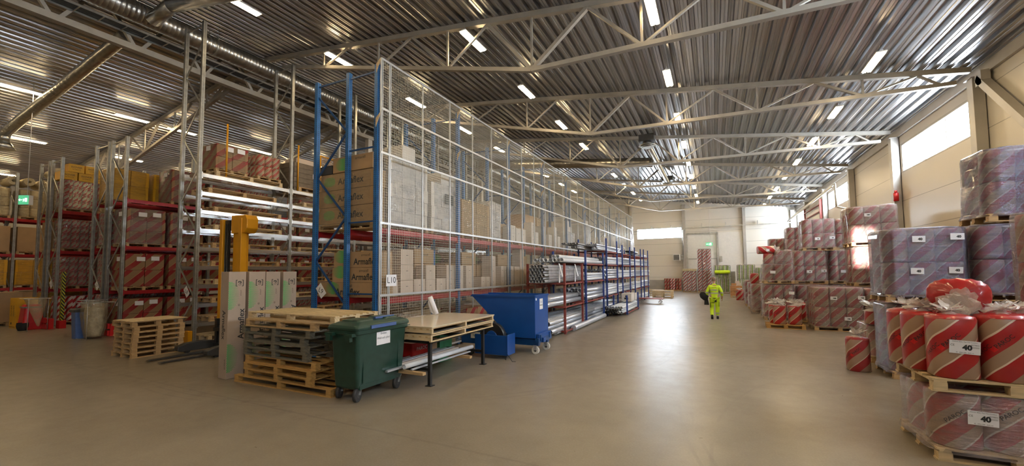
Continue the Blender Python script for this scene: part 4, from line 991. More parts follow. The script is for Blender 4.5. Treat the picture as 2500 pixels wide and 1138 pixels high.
long_ = [(-6.0, 5.65, 8.05, .30, .03, 'pipegrey', 'dark grey'), (-5.62, 5.6, 8.1, .36, .028, 'alu', 'blue-grey metal'), (-5.45, 5.7, 8.0, .37, .035, 'cardpale', 'long pale cardboard'), (-5.3, 5.62, 8.2, .36, .03, 'alu', 'silver'), (-5.14, 5.9, 8.15, .38, .045, 'pvc', 'thick white'), (-5.75, 5.7, 8.0, .35, .025, 'alu', 'thin metal'), (-5.05, 6.0, 7.9, .345, .02, 'alu', 'narrow silver')]
for i, (x, ya, yb, z, r, m_, d_) in enumerate(long_):
    mb = MB()
    if m_ in ('pvc', 'pipegrey'): mb.tube((0, 0, 0), (.06, yb - ya, .0), r, 12, inner=r * .85)
    else: mb.beam((0, 0, 0), (.06, yb - ya, .0), r * 2.2, r * 1.1)
    tag(mb.build('profile' if m_ not in ('pvc', 'pipegrey') else 'pipe', m_, None, (x, ya, z + r)), '%s length lying on the rail beneath the black bench, %s from the fence' % (d_, ORD[i]), 'pipe' if m_ in ('pvc', 'pipegrey') else 'profile')
for i, y in enumerate((6.02, 7.6)): tag(MB().box((-5.42, y, .31), (1.3, .09, .05)).build('timber_bearer', 'wood'), 'short timber bearer under the pipes beneath the bench, %s' % ('nearer the bin' if i == 0 else 'nearer the blue container'), 'timber')
o = thing('plastic_crate', 'red plastic crate with white lettering under the black bench', 'crate', (-6.05, 7.3, .0)); mb = MB(); mb.rings([rr(.17, .27, .3), rr(.2, .32, .62)], smooth=False); mb.build('crate_body', 'red', o); text('PAROC', .11, (.20, 0, .48), (0, 1, 0), (1, 0, 0), o, m='paper'); mb = MB(); mb.b2((-.2, -.3, 0), (.15, .3, .29)); mb.build('base', 'darkgrey', o)
o = MB().box((-6.1, 8.3, .32), (.35, .5, .64)).build('storage_bin', 'bingreen'); tag(o, 'green plastic bin behind the bench next to the fence', 'bin'); o.data.materials[0] = mat('greenbox', (.07, .3, .16), .4)
tag(MB().box((-6.1, 7.83, .45), (.3, .3, .3)).build('carton', 'card'), 'small brown carton beneath the bench beside the green bin', 'carton')
# blue strapping cart
t = thing('strapping_cart', 'low blue steel cart holding two big dark reels beside the bench', 'cart', (-5.0, 9.15, 0))
mb = MB(); mb.b2((-.5, -.2, .12), (.42, -.17, .58)); mb.b2((-.5, .2, .12), (.42, .23, .52)); mb.b2((-.5, -.2, .1), (.42, .23, .14)); mb.b2((.4, -.2, .1), (.43, .23, .6)); bevel(mb.build('tray', 'contblue', t), .006)
mb = MB(); mb.b2((-1.1, .1, .3), (-.45, .13, .66)); mb.b2((-1.1, .1, .28), (-.45, .45, .31)); mb.build('side_box', 'contblue', t)
o = MB().box((-.62, .08, .5), (.34, .01, .16)).build('label_plate', 'paper', t); text('Signode', .07, (-.62, .073, .5), (1, 0, 0), (0, -1, 0), t, m='ink')
for x, y, r in ((-.08, 0, .34), (-.55, .3, .3)):
    mb = MB(); mb.tube((x, y - .08, .52), (x, y + .08, .52), r, 28, inner=r * .45); o = mb.build('reel', 'black', t); mb = MB(); mb.tube((x, y - .1, .52), (x, y + .1, .52), r * .44, 16); mb.build('hub', 'contblue', o)
for x in (-.75,): mb = MB(); mb.tube((x, -.02, .1), (x, .04, .1), .1, 18, inner=.05); mb.build('wheel', 'rubber', t)
mb = MB(); mb.path([(.4, -.19, .15), (.38, -.2, .0)], .008, 5); mb.path([(.42, -.19, .14), (.62, -.33, .01), (.7, -.3, .01)], .006, 5); mb.path([(.34, -.19, .15), (.36, -.2, .01)], .008, 5); mb.build('wire_leg', 'black', t)
# tipping container
t = thing('tipping_container', 'blue steel tipping container with a sloping front on white wheels', 'tipping container', (-4.2, 9.8, 0))
pr = [(-1.92, 1.5), (0, 1.5), (0, .42), (-.72, .42)]
mb = MB()
W_ = .92
for y in (0, W_): mb.prism(pr, y - .004, y + .004)
mb.prism([(0, .42), (.006, .42), (.006, 1.5), (0, 1.5)], 0, W_); mb.beam((-.72, W_ / 2, .42), (-1.92, W_ / 2, 1.5), W_, .006); mb.b2((-.72, 0, .415), (0, W_, .425)); mb.build('hopper', 'contblue', t)
mb = MB()
for y in (-.015, W_ + .015): mb.b2((-1.9, y - .02, 1.48), (.02, y + .02, 1.53))
mb.b2((-.02, 0, 1.48), (.03, W_, 1.53)); mb.b2((-1.95, 0, 1.47), (-1.9, W_, 1.5)); mb.build('rim', 'contblue', t)
mb = MB(); mb.b2((-1.3, .08, .22), (.06, .2, .38)); mb.b2((-1.3, W_ - .2, .22), (.06, W_ - .08, .38)); mb.b2((.0, 0, .3), (.1, W_, .42)); mb.b2((.04, .1, .35), (.12, .18, .5)); mb.b2((.04, W_ - .18, .35), (.12, W_ - .1, .5)); mb.b2((-1.3, .1, .2), (-1.2, W_ - .1, .3)); mb.build('base_frame', 'dkblue', t)
mb = MB(); mb.b2((.03, .05, .42), (.1, W_ - .05, .52)); mb.b2((.1, .2, .3), (.16, .35, .42)); mb.build('latch_beam', 'contblue', t)
for x, y in ((-.04, .12), (.0, W_ - .14), (-1.15, .12), (-1.15, W_ - .12)):
    mb = MB(); mb.tube((x, y - .03, .1), (x, y + .03, .1), .1, 20); o = mb.build('wheel', 'nylon', t); mb = MB(); mb.tube((x, y - .036, .1), (x, y + .036, .1), .04, 12); mb.build('hub', 'darkgrey', o)
    mb = MB(); mb.b2((x - .04, y - .045, .1), (x + .04, y - .036, .22)); mb.b2((x - .04, y + .036, .1), (x + .04, y + .045, .22)); mb.b2((x - .05, y - .05, .2), (x + .05, y + .05, .23)); mb.build('caster_fork', 'zincwheel', t)
mb = MB(); mb.box((.01, .42, 1.28), (.004, .22, .28)); mb.box((.01, .08, 1.42), (.004, .06, .06)); mb.build('paper_sheet', 'paper', t); text('Endast', .045, (.014, .42, 1.33), (0, 1, 0), (1, 0, 0), t, m='contblue'); text('metallskrot', .042, (.014, .42, 1.25), (0, 1, 0), (1, 0, 0), t)

# ---------------------------------------------------------------- left aisle objects
t = thing('long_carton', 'tall yellow carton with black symbols standing at the far left', 'carton', (-26.0, 6.35, 0), rz=.05); bevel(MB().box((0, 0, .62), (.6, .62, 1.24)).build('box', 'yellow', t), .01)
for k, tx in enumerate(('ISOVER', 'ISOVER')): text(tx, .14, (-.12 + .22 * k, -.315, .72), (0, 0, 1), (0, -1, 0), t, m='ink')
mb = MB(); mb.tube((-.1, -.314, .2), (-.1, -.312, .2), .05, 12); mb.b2((-.28, -.314, .05), (.28, -.312, .07)); mb.build('printed_symbols', 'ink', t); MB().box((.302, .1, .7), (.004, .3, .4)).build('printed_panel', 'ink', t).data.materials[0] = mat('yellowdk', (.55, .3, .01), .5)
t = thing('waste_bin', 'big tapered red plastic bin with a grey rim', 'waste bin', (-24.9, 6.28, 0)); mb = MB(); mb.rings([rr(.36, .3, 0, .08), rr(.27, .24, .9, .08), rr(.2, .2, 1.0, .08)], smooth=False); bevel(mb.build('body', 'redplastic', t), .02)
mb = MB(); mb.rings([rr(.3, .26, .86, .08), rr(.31, .27, .92, .08)], smooth=False); mb.build('rim', 'pipegrey', t)
def bag_mesh(w, d, h, seed, full=1.0, flare=.3):
    mb = MB(); rg = []; n = 28
    for k in range(15):
        z = h * k / 14; u = k / 14
        s = (.72 + .28 * math.sin(min(1, u * 1.5) * PI / 2)) * full if u < .78 else 1 * full - (u - .78) * .5 * (1 - full) + (u - .78) * flare * 1.2
        rg.append([(math.cos(2 * PI * i / n) * w * s * (1 + .22 * noise.noise(Vector((math.cos(2 * PI * i / n) * 2 + seed, math.sin(2 * PI * i / n) * 2, z * 3)))), math.sin(2 * PI * i / n) * d * s * (1 + .22 * noise.noise(Vector((math.cos(2 * PI * i / n) * 2, math.sin(2 * PI * i / n) * 2 + seed, z * 3)))), z) for i in range(n)])
    mb.rings(rg, cap1=False); return mb
def bagstand(x, y, lab, full, h=1.25, seed=1, w=.38, d=.3, fill=None):
    t = thing('bag_holder', lab, 'waste sack', (x, y, 0)); bag_mesh(w, d, h - .06, seed, full).build('plastic_sack', 'bagfilm', t, (0, 0, .05))
    mb = MB(); r = rr(w * 1.1, d * 1.1, h); mb.path(r + r[:1], .012, 6); mb.tube((w * 1.08, -d, h), (w * 1.08, -d, 0), .012, 6); mb.tube((-w * 1.08, d, h), (-w * 1.08, d, 0), .012, 6); mb.path([(w * 1.08, -d, .01), (-w, -d, .01), (-w * 1.2, d, .01)], .012, 6); mb.build('stand', 'zincwheel', t)
    if fill:
        mb = bag_mesh(w * .8, d * .8, h * fill[1], seed + 3, .95, 0); mb.build('waste', fill[0], t, (0, 0, .08))
    return t
bagstand(-19.12, 6.28, 'bulging clear sack of crumpled film on a wire stand in front of the grey rack', 1.0, 1.22, 2, .4, .32, ('insul', .8))
bagstand(-20.3, 6.6, 'clear sack holding some red waste on a wire stand behind the blue bin', .85, 1.25, 5, .33, .28, ('red', .35))
t = thing('waste_bin', 'slim blue plastic bin between two clear sacks', 'waste bin', (-19.62, 6.14, 0)); mb = MB(); mb.rings([rr(.17, .2, 0, .04), rr(.2, .24, .92, .05)], smooth=False); mb.build('body', 'blueplastic', t); mb = MB(); mb.rings([rr(.24, .28, .9, .05), rr(.25, .29, .98, .06), rr(.2, .2, 1.02, .06)], smooth=False); mb.build('lid', 'darkgrey', t)
t = thing('bag_holder', 'empty clear sack hanging in a wedge from its wire stand', 'waste sack', (-24.1, 6.2, 0))
mb = MB(); rg = []
for k in range(9):
    u = k / 8; w = .04 + .42 * u; rg.append([(.3 + math.cos(2 * PI * i / 16) * w - .38 * u, math.sin(2 * PI * i / 16) * (.03 + .28 * u), .18 + 1.07 * u) for i in range(16)])
mb.rings(rg, cap1=False); mb.build('plastic_sack', 'bagfilm', t)
mb = MB(); r = [(x - .08, y, z) for x, y, z in rr(.48, .32, 1.25)]; mb.path(r + r[:1], .012, 6); mb.tube((.38, -.3, 1.25), (.38, -.3, 0), .012, 6); mb.tube((.1, .3, 1.25), (.1, .3, 0), .012, 6); mb.build('stand', 'zincwheel', t)
o = bag_mesh(.2, .18, .3, 9, .9, 0).build('refuse_bag', 'clothblack', None, (-24.55, 5.98, 0)); tag(o, 'crumpled black bag on the floor by the red bin', 'bag')
t = thing('long_carton', 'large brown carton on a pallet at the left edge', 'carton', (-28.2, 6.3, 0)); put('pallet', pallet_mesh(1.1, .8), t); bevel(MB().box((0, 0, .8), (1.0, .8, 1.3)).build('box', 'card', t), .01); sheet(t, (.1, -.405, .85), (1, 0, 0), (0, -1, 0), '', .3, .12)
boxload('yellow cartons on the floor between the hazard striped post and the empty sack', -25.4, 7.2, .4, .9, 0, 1, 1, 2, .6, 'yellow', None, lab=False) if False else None

# ---------------------------------------------------------------- pipe racks along the fence
def pipe_unit(y0, y1, x0, x1, zs, mpost, lab, tops=None, h=.8):
    t = thing('pipe_rack', lab, 'pipe rack', ((x0 + x1) / 2, y0, 0)); w = (x1 - x0) / 2
    for ly in (0, y1 - y0):
        for s in (-1, 1):
            for k, z in enumerate(zs):
                zt = zs[k + 1] - .03 if k + 1 < len(zs) else tops
                m_ = mpost if not isinstance(mpost, (list, tuple)) else mpost[min(k, len(mpost) - 1)]
                mb = MB(); mb.b2((s * w - .035, ly - .035, z - (.1 if k else z)), (s * w + .035, ly + .035, zt)); mb.box((s * w, ly, z - .04), (.11, .11, .05)); mb.build('post', m_, t)
        for z in zs: mb = MB(); mb.b2((-w, ly - .035, z - .06), (w, ly + .035, z)); mb.build('cross_bar', 'rust', t)
    for s in (-1, 1):
        for z in zs: mb = MB(); mb.b2((s * w - .02, 0, z - .06), (s * w + .02, y1 - y0, z - .01)); mb.build('side_bar', 'rust', t)
    return t
PX0, PX1 = -6.0, -4.62
zl = [.12, .95, 1.75, 2.47, 3.12]
units = [(13.4, 15.5, zl[:3], ['rust'], 2.42, 'red posts holding the big foil bundle nearest the blue container'), (16.0, 18.9, zl[:4], ['pipeblue'], 2.98, 'blue posts behind the red one'), (19.6, 22.0, zl, ['pipeblue'], 3.72, 'tall blue posts in the middle of the row'), (23.4, 25.7, zl, ['pipeblue'], 3.6, 'blue posts, fourth unit of the row'), (27.4, 29.8, zl, ['pipeblue'], 3.66, 'blue posts, fifth unit of the row'), (31.2, 33.3, zl, ['pipeblue'], 3.7, 'blue posts at the far end of the row')]
for i, (a, b, zs, m_, tp, d_) in enumerate(units): pipe_unit(a, b, PX0, PX1, zs, m_ if len(m_) > 1 else m_[0], 'steel pipe rack with ' + d_, tp)
pipe_unit(20.4, 23.6, -4.5, -3.85, [.12], 'pipeblue', 'low pipe cradle with blue posts standing in front of the tall racks', .95)
_pp = {}
def pipe(x, y, z, r, ln, m_, lab, group, hollow=True, n=10, yaw=0):
    k = (r, ln, m_, hollow, n)
    if k not in _pp: _pp[k] = MB().tube((0, 0, 0), (0, ln, 0), r, n, inner=r * .9 if hollow else None).mesh('pipe', m_)
    o = put('pipe' if hollow else 'tube', _pp[k], None, (x, y, z)); o.rotation_euler.z = yaw; return tag(o, lab, 'pipe', group)
# the big bundle of dark-mouthed tubes in foil
t = thing('tube_bundle', 'big bundle of dark mouthed tubes wrapped in shiny plastic on the red rack', 'tube bundle', (-5.16, 12.25, 1.76))
r = .055; me = MB().tube((0, 0, 0), (0, 4.1, 0), r, 12, inner=r * .88).mesh('tube', 'pipegrey')
for row in range(6):
    for c_ in range(5 if row % 2 == 0 else 4):
        put('tube', me, t, (-.22 + (.055 if row % 2 else 0) + c_ * .11, rn.uniform(-.03, .02), .06 + row * .097))
mb = MB(); rg = []
for k in range(26):
    y = .28 + k * .15; rg.append([(a * (1 + .03 * noise.noise(Vector((a * 9, k * .9, b_ * 9)))), y, .31 + b_ * (1 + .05 * noise.noise(Vector((a * 9, k * .9 + 5, b_ * 9))))) for a, b_ in [(math.copysign(abs(math.cos(q)) ** .45, math.cos(q)) * .31, math.copysign(abs(math.sin(q)) ** .45, math.sin(q)) * .32) for q in [2 * PI * i / 28 for i in range(28)]]])
mb.rings(rg, cap0=False, cap1=False); mb.build('foil_wrap', 'film_silver', t)
for y in (1.2, 3.0): mb = MB(); mb.b2((.31, y, -.02), (.325, y + .12, .5)); mb.prism([(.315, .66), (.33, .64), (.45, .2), (.43, .2)], y, y + .1); mb.build('paper_strip', 'paper', t)
# pipes, unit by unit, level by level
def fillpipes(u, zi, m_, r, rows_, lo, hi, ysh, ln, word, hollow=True):
    a, b, zs = units[u][:3]; z0 = zs[zi]; n_ = int((hi - lo) / (2 * r)); c = 0
    for q in range(rows_):
        for k in range(n_ - (q % 2)):
            if 0 < q < rows_ - 1 and 1 < k < n_ - 2: continue
            if u and not (k >= n_ - 3 or q == rows_ - 1): continue
            if u > 2 and k < n_ - (4 if q == rows_ - 1 else 2): continue
            if u > 3 and k < n_ - 3: continue
            pipe(lo + r + k * 2 * r + (r if q % 2 else 0), a + ysh + rn.uniform(-.12, .12), z0 + r + q * r * 1.74, r * .97, ln, m_, '%s, %s from the fence, layer %s, level %s, %s pipe rack' % (word, ORD[k], ('one', 'two', 'three', 'four')[q], ('one', 'two', 'three', 'four', 'five')[zi], ORD[u]), '%s on rack %s level %s' % (word, ORD[u], ORD[zi]), hollow, 10 if u < 3 else 7)
fillpipes(1, 3, 'pvc', .075, 1, -5.9, -4.7, -2.4, 5.6, 'white plastic pipe'); fillpipes(1, 3, 'pvc', .075, 2, -5.3, -4.7, -2.2, 5.6, 'white aisle side pipe')
fillpipes(2, 4, 'pipegrey', .05, 3, -5.95, -5.2, -2.6, 5.6, 'dark thin pipe'); fillpipes(2, 4, 'alu', .05, 3, -5.2, -4.7, -1.4, 5.2, 'silver thin pipe')
fillpipes(0, 1, 'alu', .09, 2, -5.95, -4.7, -1.3, 5.0, 'foil wrapped pipe'); fillpipes(0, 0, 'alu', .08, 3, -5.95, -4.66, -1.2, 5.4, 'foil wrapped pipe')
fillpipes(1, 0, 'alu', .08, 3, -5.95, -4.66, -.3, 3.9, 'foil wrapped pipe'); fillpipes(1, 1, 'alu', .09, 3, -5.95, -4.66, .3, 4.0, 'foil wrapped pipe'); fillpipes(1, 2, 'pvc', .06, 3, -5.95, -4.66, .6, 3.4, 'white pipe')
fillpipes(2, 0, 'alu', .07, 3, -5.95, -4.66, -.6, 5.0, 'silver pipe'); fillpipes(2, 1, 'pvc', .07, 4, -5.95, -4.66, -.2, 4.0, 'white pipe'); fillpipes(2, 2, 'alu', .07, 4, -5.95, -4.66, .2, 3.9, 'silver pipe'); fillpipes(2, 3, 'pvc', .07, 3, -5.95, -4.66, .5, 3.6, 'white pipe')
for u in (3, 4, 5):
    for zi, m_ in ((0, 'pvc'), (1, 'alu'), (2, 'pvc'), (3, 'alu')): fillpipes(u, zi, m_ if u % 2 else ('pvc' if m_ == 'alu' else 'alu'), .08, 3 if zi else 2, -5.95, -4.66, -.7, 3.9, 'white pipe' if (m_ == 'pvc') == bool(u % 2) else 'silver pipe')
fillpipes(4, 4, 'black', .06, 3, -5.6, -4.7, -.5, 2.6, 'black pipe'); fillpipes(5, 4, 'alu', .06, 2, -5.9, -4.7, -.5, 3.0, 'silver pipe')
for q in range(3):
    for k in range(5 - q % 2): pipe(-4.46 + .065 * (q % 2) + k * .13, 19.5 + rn.uniform(-.1, .1), .19 + q * .11, .06, 4.6, 'pvc', 'pale pipe in the low cradle, %s layer, %s from the racks' % (ORD[q], ORD[k]), 'pale pipes in the low cradle', True, 10)
for q in range(3):
    for k in range(4): pipe(-4.6 + k * .13 + .06 * (q % 2), 19.25 + rn.uniform(-.05, .05), .2 + q * .11 + .33 * 0, .065, .25, 'black', 'short black pipe end in the low cradle, %s layer, %s along' % (ORD[q], ORD[k]), 'black pipe ends in the low cradle', True, 12) if q * 4 + k < 9 else None
for q in (0, 1):
    t = thing('wrapped_tube', 'long foil wrapped tube on the floor before the racks, %s' % ('nearest the aisle' if q else 'next to the racks'), 'tube bundle', (-4.5 + .0 * q, 13.0 + q * 1.2, .0))
    mb = MB(); mb.rings([[(math.cos(2 * PI * i / 14) * (.1 + .012 * noise.noise(Vector((i, k * .8, q)))), k * .2, .11 + math.sin(2 * PI * i / 14) * (.1 + .012 * noise.noise(Vector((i + 4, k * .8, q))))) for i in range(14)] for k in range(24)]); mb.build('foil', 'alu', t, (-.35 + .27 * q, 0, 0))
t = thing('carton', 'white carton with a dark printed emblem on top of the low pipe cradle', 'carton', (-4.15, 21.75, .55)); bevel(MB().box((0, .5, .2), (.5, .9, .42)).build('box', 'cardwhite', t), .008)
mb = MB(); mb.b2((-.1, 0, .1), (.1, .003, .2)); mb.tube((0, 0, .26), (0, .003, .26), .06, 8); mb.build('emblem', 'ink', t, (0, .046, .0))
t = thing('carton', 'second white carton behind the one with the emblem', 'carton', (-4.15, 22.8, .55)); MB().box((0, .4, .18), (.5, .8, .38)).build('box', 'cardwhite', t)
# trolley and pallets near the back
t = thing('platform_trolley', 'low red trolley with small castors near the far end of the pipe racks', 'trolley', (-3.9, 28.3, 0))
mb = MB(); mb.b2((-.9, -.35, .28), (.9, .35, .33)); mb.b2((-.9, -.35, .33), (-.85, .35, .4)); mb.build('deck', 'rust', t)
for x in (-.5, .7):
    for y in (-.28, .28): mb = MB(); mb.tube((x, y - .02, .1), (x, y + .02, .1), .1, 14, inner=.06); mb.beam((x, y, .1), (x - .06, y, .29), .02, .03); mb.build('wheel', 'zincwheel', t)
for k in range(3): tag(put('wooden_pallet', pallet_mesh(1.3, 1.1, .16, 'woodpale'), None, (-4.6, 37.2, .16 * k)), 'pallet in the far low stack beside the back wall, %s' % lvl(k, 3), 'pallet', 'far pallet stacks')
for k in range(3): tag(put('wooden_pallet', pallet_mesh(1.5, 1.2, .18, 'woodpale'), None, (-3.7, 34.6, .18 * k)), 'pallet in the nearer low stack before the back wall, %s' % lvl(k, 3), 'pallet', 'far pallet stacks')

# ---------------------------------------------------------------- insulation stacks along the right wall
def wraptext(txt, size, rx, ry, u0, z0, ang, parent, m='ink', off=.004, name='lettering', box=None):
    """print wrapped round an oval roll; u0 = arc position measured from the side facing +x"""
    src = tmesh(txt, size, m) if txt else box; base = oval(rx, ry, 72); u = arc(base); per = u[-1]; ca, sa = math.cos(ang), math.sin(ang)
    vs = []
    for v in src.vertices:
        a = u0 + v.co.x * ca - v.co.y * sa; z = z0 + v.co.x * sa + v.co.y * ca; a %= per
        for i in range(72):
            if u[i + 1] >= a: break
        t_ = (a - u[i]) / max(1e-6, u[i + 1] - u[i]); p, q = base[i], base[(i + 1) % 72]; x, y = p[0] + (q[0] - p[0]) * t_, p[1] + (q[1] - p[1]) * t_
        l = math.hypot(q[0] - p[0], q[1] - p[1]); nx, ny = (q[1] - p[1]) / l, -(q[0] - p[0]) / l; vs.append((x + nx * off, y + ny * off, z))
    me = bpy.data.meshes.new(name); me.from_pydata(vs, [], [tuple(p.vertices) for p in src.polygons]); me.materials.append(MAT[m]); return put(name, me, parent)
def knot(parent, x, y, z, s=1.0, seed=0, m='knot', lean=(0, 0)):
    """gathered neck of a clear bag opening into a tuft of crumpled film"""
    rd = random.Random(seed * 7 + 1); mb = MB(); n = 14
    mb.rings([[(x + math.cos(2 * PI * i / n) * r * s * (1 + .25 * (i % 2)), y + math.sin(2 * PI * i / n) * r * s * (1 + .25 * (i % 2)), z + h * s) for i in range(n)] for h, r in ((-.01, .12), (.015, .06), (.035, .025), (.06, .03))], cap0=False, cap1=False)
    for k in range(11):
        a = 2 * PI * k / 11 + rd.uniform(-.3, .3); tl = rd.uniform(.15, 1.25); ln = rd.uniform(.12, .19) * s; wd = rd.uniform(.05, .085) * s; g = []
        for i in range(6):
            u = i / 5; r = .012 * s + ln * .85 * u * math.cos(tl) * (1 + .3 * u); h = .05 * s + ln * u * math.sin(tl) - .05 * s * u * u * (1.4 - tl)
            row = []
            for j in range(6):
                v = (j / 5 - .5) * 2; w = v * wd * 1.5 * (.2 + 1.0 * u ** .6) * (1 - .55 * u ** 5); q0 = (1 - v * v) * .03 * s * u; q = .02 * s * u * math.sin(j * 2.2 + k) + .012 * s * noise.noise(Vector((i * .8, j * .9, k + seed)))
                row.append((x + lean[0] * u + math.cos(a) * (r + q + q0) - math.sin(a) * w, y + lean[1] * u + math.sin(a) * (r + q + q0) + math.cos(a) * w, z + h + q * 1.2 - .03 * s * abs(v) * u))
            g.append(row)
        e = mb.add([p for r_ in g for p in r_])
        for i in range(5):
            for j in range(5): c_ = e + i * 6 + j; mb.face([c_, c_ + 1, c_ + 7, c_ + 6], None, True)
    return mb.build('bag_knot', m, parent)
def bagroll(label, x, y, z, rx=.2, ry=.2, h=.68, m='paroc_bright', lettering=True, kn=1.0, rz=0, seed=0, group='loose rolls in clear bags', front=True, fs=1):
    t = thing('insulation_roll', label, 'insulation roll', (x, y, z), rz, group)
    put('roll_body', rollmesh(rx, ry, h, m, 28, .05, seed), t)
    mb = MB(); rg = []; n = 28
    for k, (s, zz) in enumerate(((.99, h * .97), (.9, h * 1.01), (.6, h * 1.035), (.3, h * 1.045), (.1, h * 1.07))):
        rg.append([(px * s * (1 + .07 * (i % 2) * (k > 0)), py * s * (1 + .07 * (i % 2) * (k > 0)), zz + .012 * noise.noise(Vector((i * .9, k, seed)))) for i, (px, py) in enumerate(oval(rx, ry, n))])
    mb.rings(rg, cap0=False); mb.build('gathered_top', m, t)
    if kn: knot(t, 0, 0, h * 1.04, kn, seed)
    if lettering:
        per = arc(oval(rx, ry, 72))[-1]; uf = per * .75
        wraptext('PAROC', .06, rx, ry, uf - .07, h * .63, .8, t, off=.005); wraptext('PAROC', .06, rx, ry, uf + .2, h * .52, .8, t); wraptext('PAROC', .06, rx, ry, uf - .24, h * .45, .8, t)
        bx = bpy.data.meshes.get('sq') or MB().box((0, 0, 0), (.05, .05, .0001)).mesh('sq', 'red'); wraptext(None, 0, rx, ry, uf - .15, h * .5, .8, t, 'redplastic', .003, 'logo_square', bx)
    return t
# nearest pallet: wrapped rolls with loose rolls on a second pallet on top
load('nearest shrink wrapped load of striped rolls at the bottom right, on the floor', 2.17, 6.3, 1.35, 1.02, 0, .75, 1, 3, 2, labs=((-.22, .62, 0),), prod=True, pal='woodpale', m='paroc_bright', sheetw=.24)
for k, (x, z) in enumerate(((2.95, .42), (2.5, .45))): 
    t_ = None
ob = [o for o in bpy.data.objects if o.name.startswith('wrapped_pallet_load') and o.location.y < 7 and o.location.x > 2][0]
for (tx, tz) in ((.32, .42), (-.52, .52), (-.08, .6)): text('PAROC', .065, (tx, -.545, tz), (.8, 0, .6), (0, -1, 0), ob)
pallet(pal_parts(1.35, 1.05, .144, 'woodpale'), 'pale pallet under the loose red rolls, on the nearest wrapped load', (2.84, 6.82, .765), 0)
k = 0
for j, yy in enumerate((6.52, 6.90, 7.22)):
    for i, xx in enumerate((2.42, 2.84, 3.27)):
        dx = -.12 * (j == 0) * 0 + (-.10 if j else 0)
        dsc = 'red and kraft striped bagged roll on the near pallet, %s row, %s from the left' % (('front', 'middle', 'back')[j], ORD[i])
        o = bagroll(dsc, xx + dx + (-.04 if j == 2 else 0), yy - .02, .912, .205, .175 if j else .2, .68 + .02 * (i == 1), lettering=(j == 0 or i == 0), kn=.8, seed=k)
        if j == 0 and i in (0, 2): sheet(o, (-.0 + .03, -.212, .36), (1, 0, -.06), (0, -1, 0), '40', .25, .145, True)
        k += 1
t = thing('insulation_roll', 'bagged striped roll lying on its side on top of the near pallet', 'insulation roll', (2.70, 7.0, 1.80), rot=(math.radians(78), 0, -.37))
put('roll_body', rollmesh(.27, .19, .5, 'paroc_bright', 28, .05, 40), t, (0, -.02, -.25))
mb = MB(); rg = []
for k_, (s, zz) in enumerate(((1.0, .24), (.93, .30), (.62, .33), (.3, .34), (.1, .37))): rg.append([(px * s * (1 + .05 * (i % 2) * (s < .95)), py * s * (1 + .05 * (i % 2) * (s < .95)) - .02, zz + .012 * (i % 2) * (s < .95)) for i, (px, py) in enumerate(oval(.27, .19, 36))])
mb.rings(rg, cap0=False); mb.build('gathered_end', 'paroc_bright', t); knot(t, .0, -.16, .3, 1.0, 13)
# second stack and its neighbours
A = 'shrink wrapped pallet load of striped insulation rolls'
def LD(d, *a, **k): return load(d, *a, **k)
LD('lower grey-wrapped load of the stack behind the single floor roll', 3.06, 10.5, 1.22, 1.0, 0, 1.44, 2, 3, 2, fm_='film_grey', labs=())
LD('upper grey-wrapped load with two 40 labels behind the lying red roll', 3.02, 10.45, 1.22, 1.0, 1.49, 1.42, 2, 3, 2, fm_='film_grey', labs=((-.12, .36, 0), (.32, .37, 0), (.36, .86, 0), (-.08, .84, 0)))
LD('lower load of the stack right of the two 40 labels', 4.32, 10.35, 1.25, 1.0, 0, 1.5, 2, 3, 2, fm_='film_dark', labs=())
LD('dark wrapped load with an orange label right of the two 40 labels', 4.3, 10.4, 1.25, 1.0, 1.55, 1.36, 2, 3, 2, fm_='film_dark', labs=((.3, .46, 0),))
mb = MB(); mb.box((5.3, 10.36, 2.43), (.28, .006, .05)); tag(mb.build('orange_tape', 'orange'), 'orange strip above the label of the dark wrapped load', 'tape')
LD('topmost leaning silver-grey load high at the right edge', 4.5, 10.45, 1.3, 1.0, 2.96, 1.34, 2, 3, 2, fm_='film_grey', tilt=(0, .035), labs=((.33, .35, 0),))
LD('lower pale wrapped load at the right edge behind the near pallet', 3.85, 7.6, 1.2, 1.0, 0, 1.36, 2, 3, 2, fm_='film_clear', labs=())
LD('upper pale wrapped load at the right edge behind the near pallet', 3.85, 7.55, 1.2, 1.0, 1.4, 1.5, 2, 3, 2, fm_='film_clear', labs=())
# single rolls
bagroll('single dark red bagged roll standing alone on the floor', 2.68, 11.1, 0, .2, .19, .68, 'paroc', True, 1.0, 0, 21)
LD('pallet of bagged rolls half hidden behind the single floor roll', 3.15, 12.1, 1.2, 1.0, 0, .85, 1, 3, 2, fm_='film_clear', labs=())
t = bagroll('bagged roll with a torn clear top on the half hidden pallet', 3.3, 12.25, .87, .18, .18, .3, 'paroc', False, 1.6, 0, 8)
# middle group
LD('big round-cornered wrapped load with two 100 labels in the middle of the right side', 3.1, 17.65, 1.45, 1.2, 0, 1.5, 2, 3, 3, labs=((.15, .22, 0), (.42, .75, 0), (-.1, .73, 0)), num='100')
LD('wrapped load with a 100 label right of the big round-cornered one', 4.55, 17.75, 1.3, 1.1, 0, 1.46, 2, 3, 2, labs=((-.3, .45, 0),), num='100')
LD('brightly sunlit lower load of the tall stack by the wall', 4.62, 19.1, 1.25, 1.1, 1.5, 1.46, 2, 3, 2, labs=((.0, .3, 0),), pal='wood')
LD('hidden base load of the tall stack by the wall', 4.62, 19.1, 1.25, 1.1, 0, 1.45, 2, 3, 2, labs=())
LD('topmost leaning wrapped load of the tall stack by the wall', 4.55, 18.9, 1.42, 1.15, 3.0, 1.42, 2, 3, 3, tilt=(0, -.035), labs=((-.12, .75, 0), (-.1, .25, 0)), num='100')
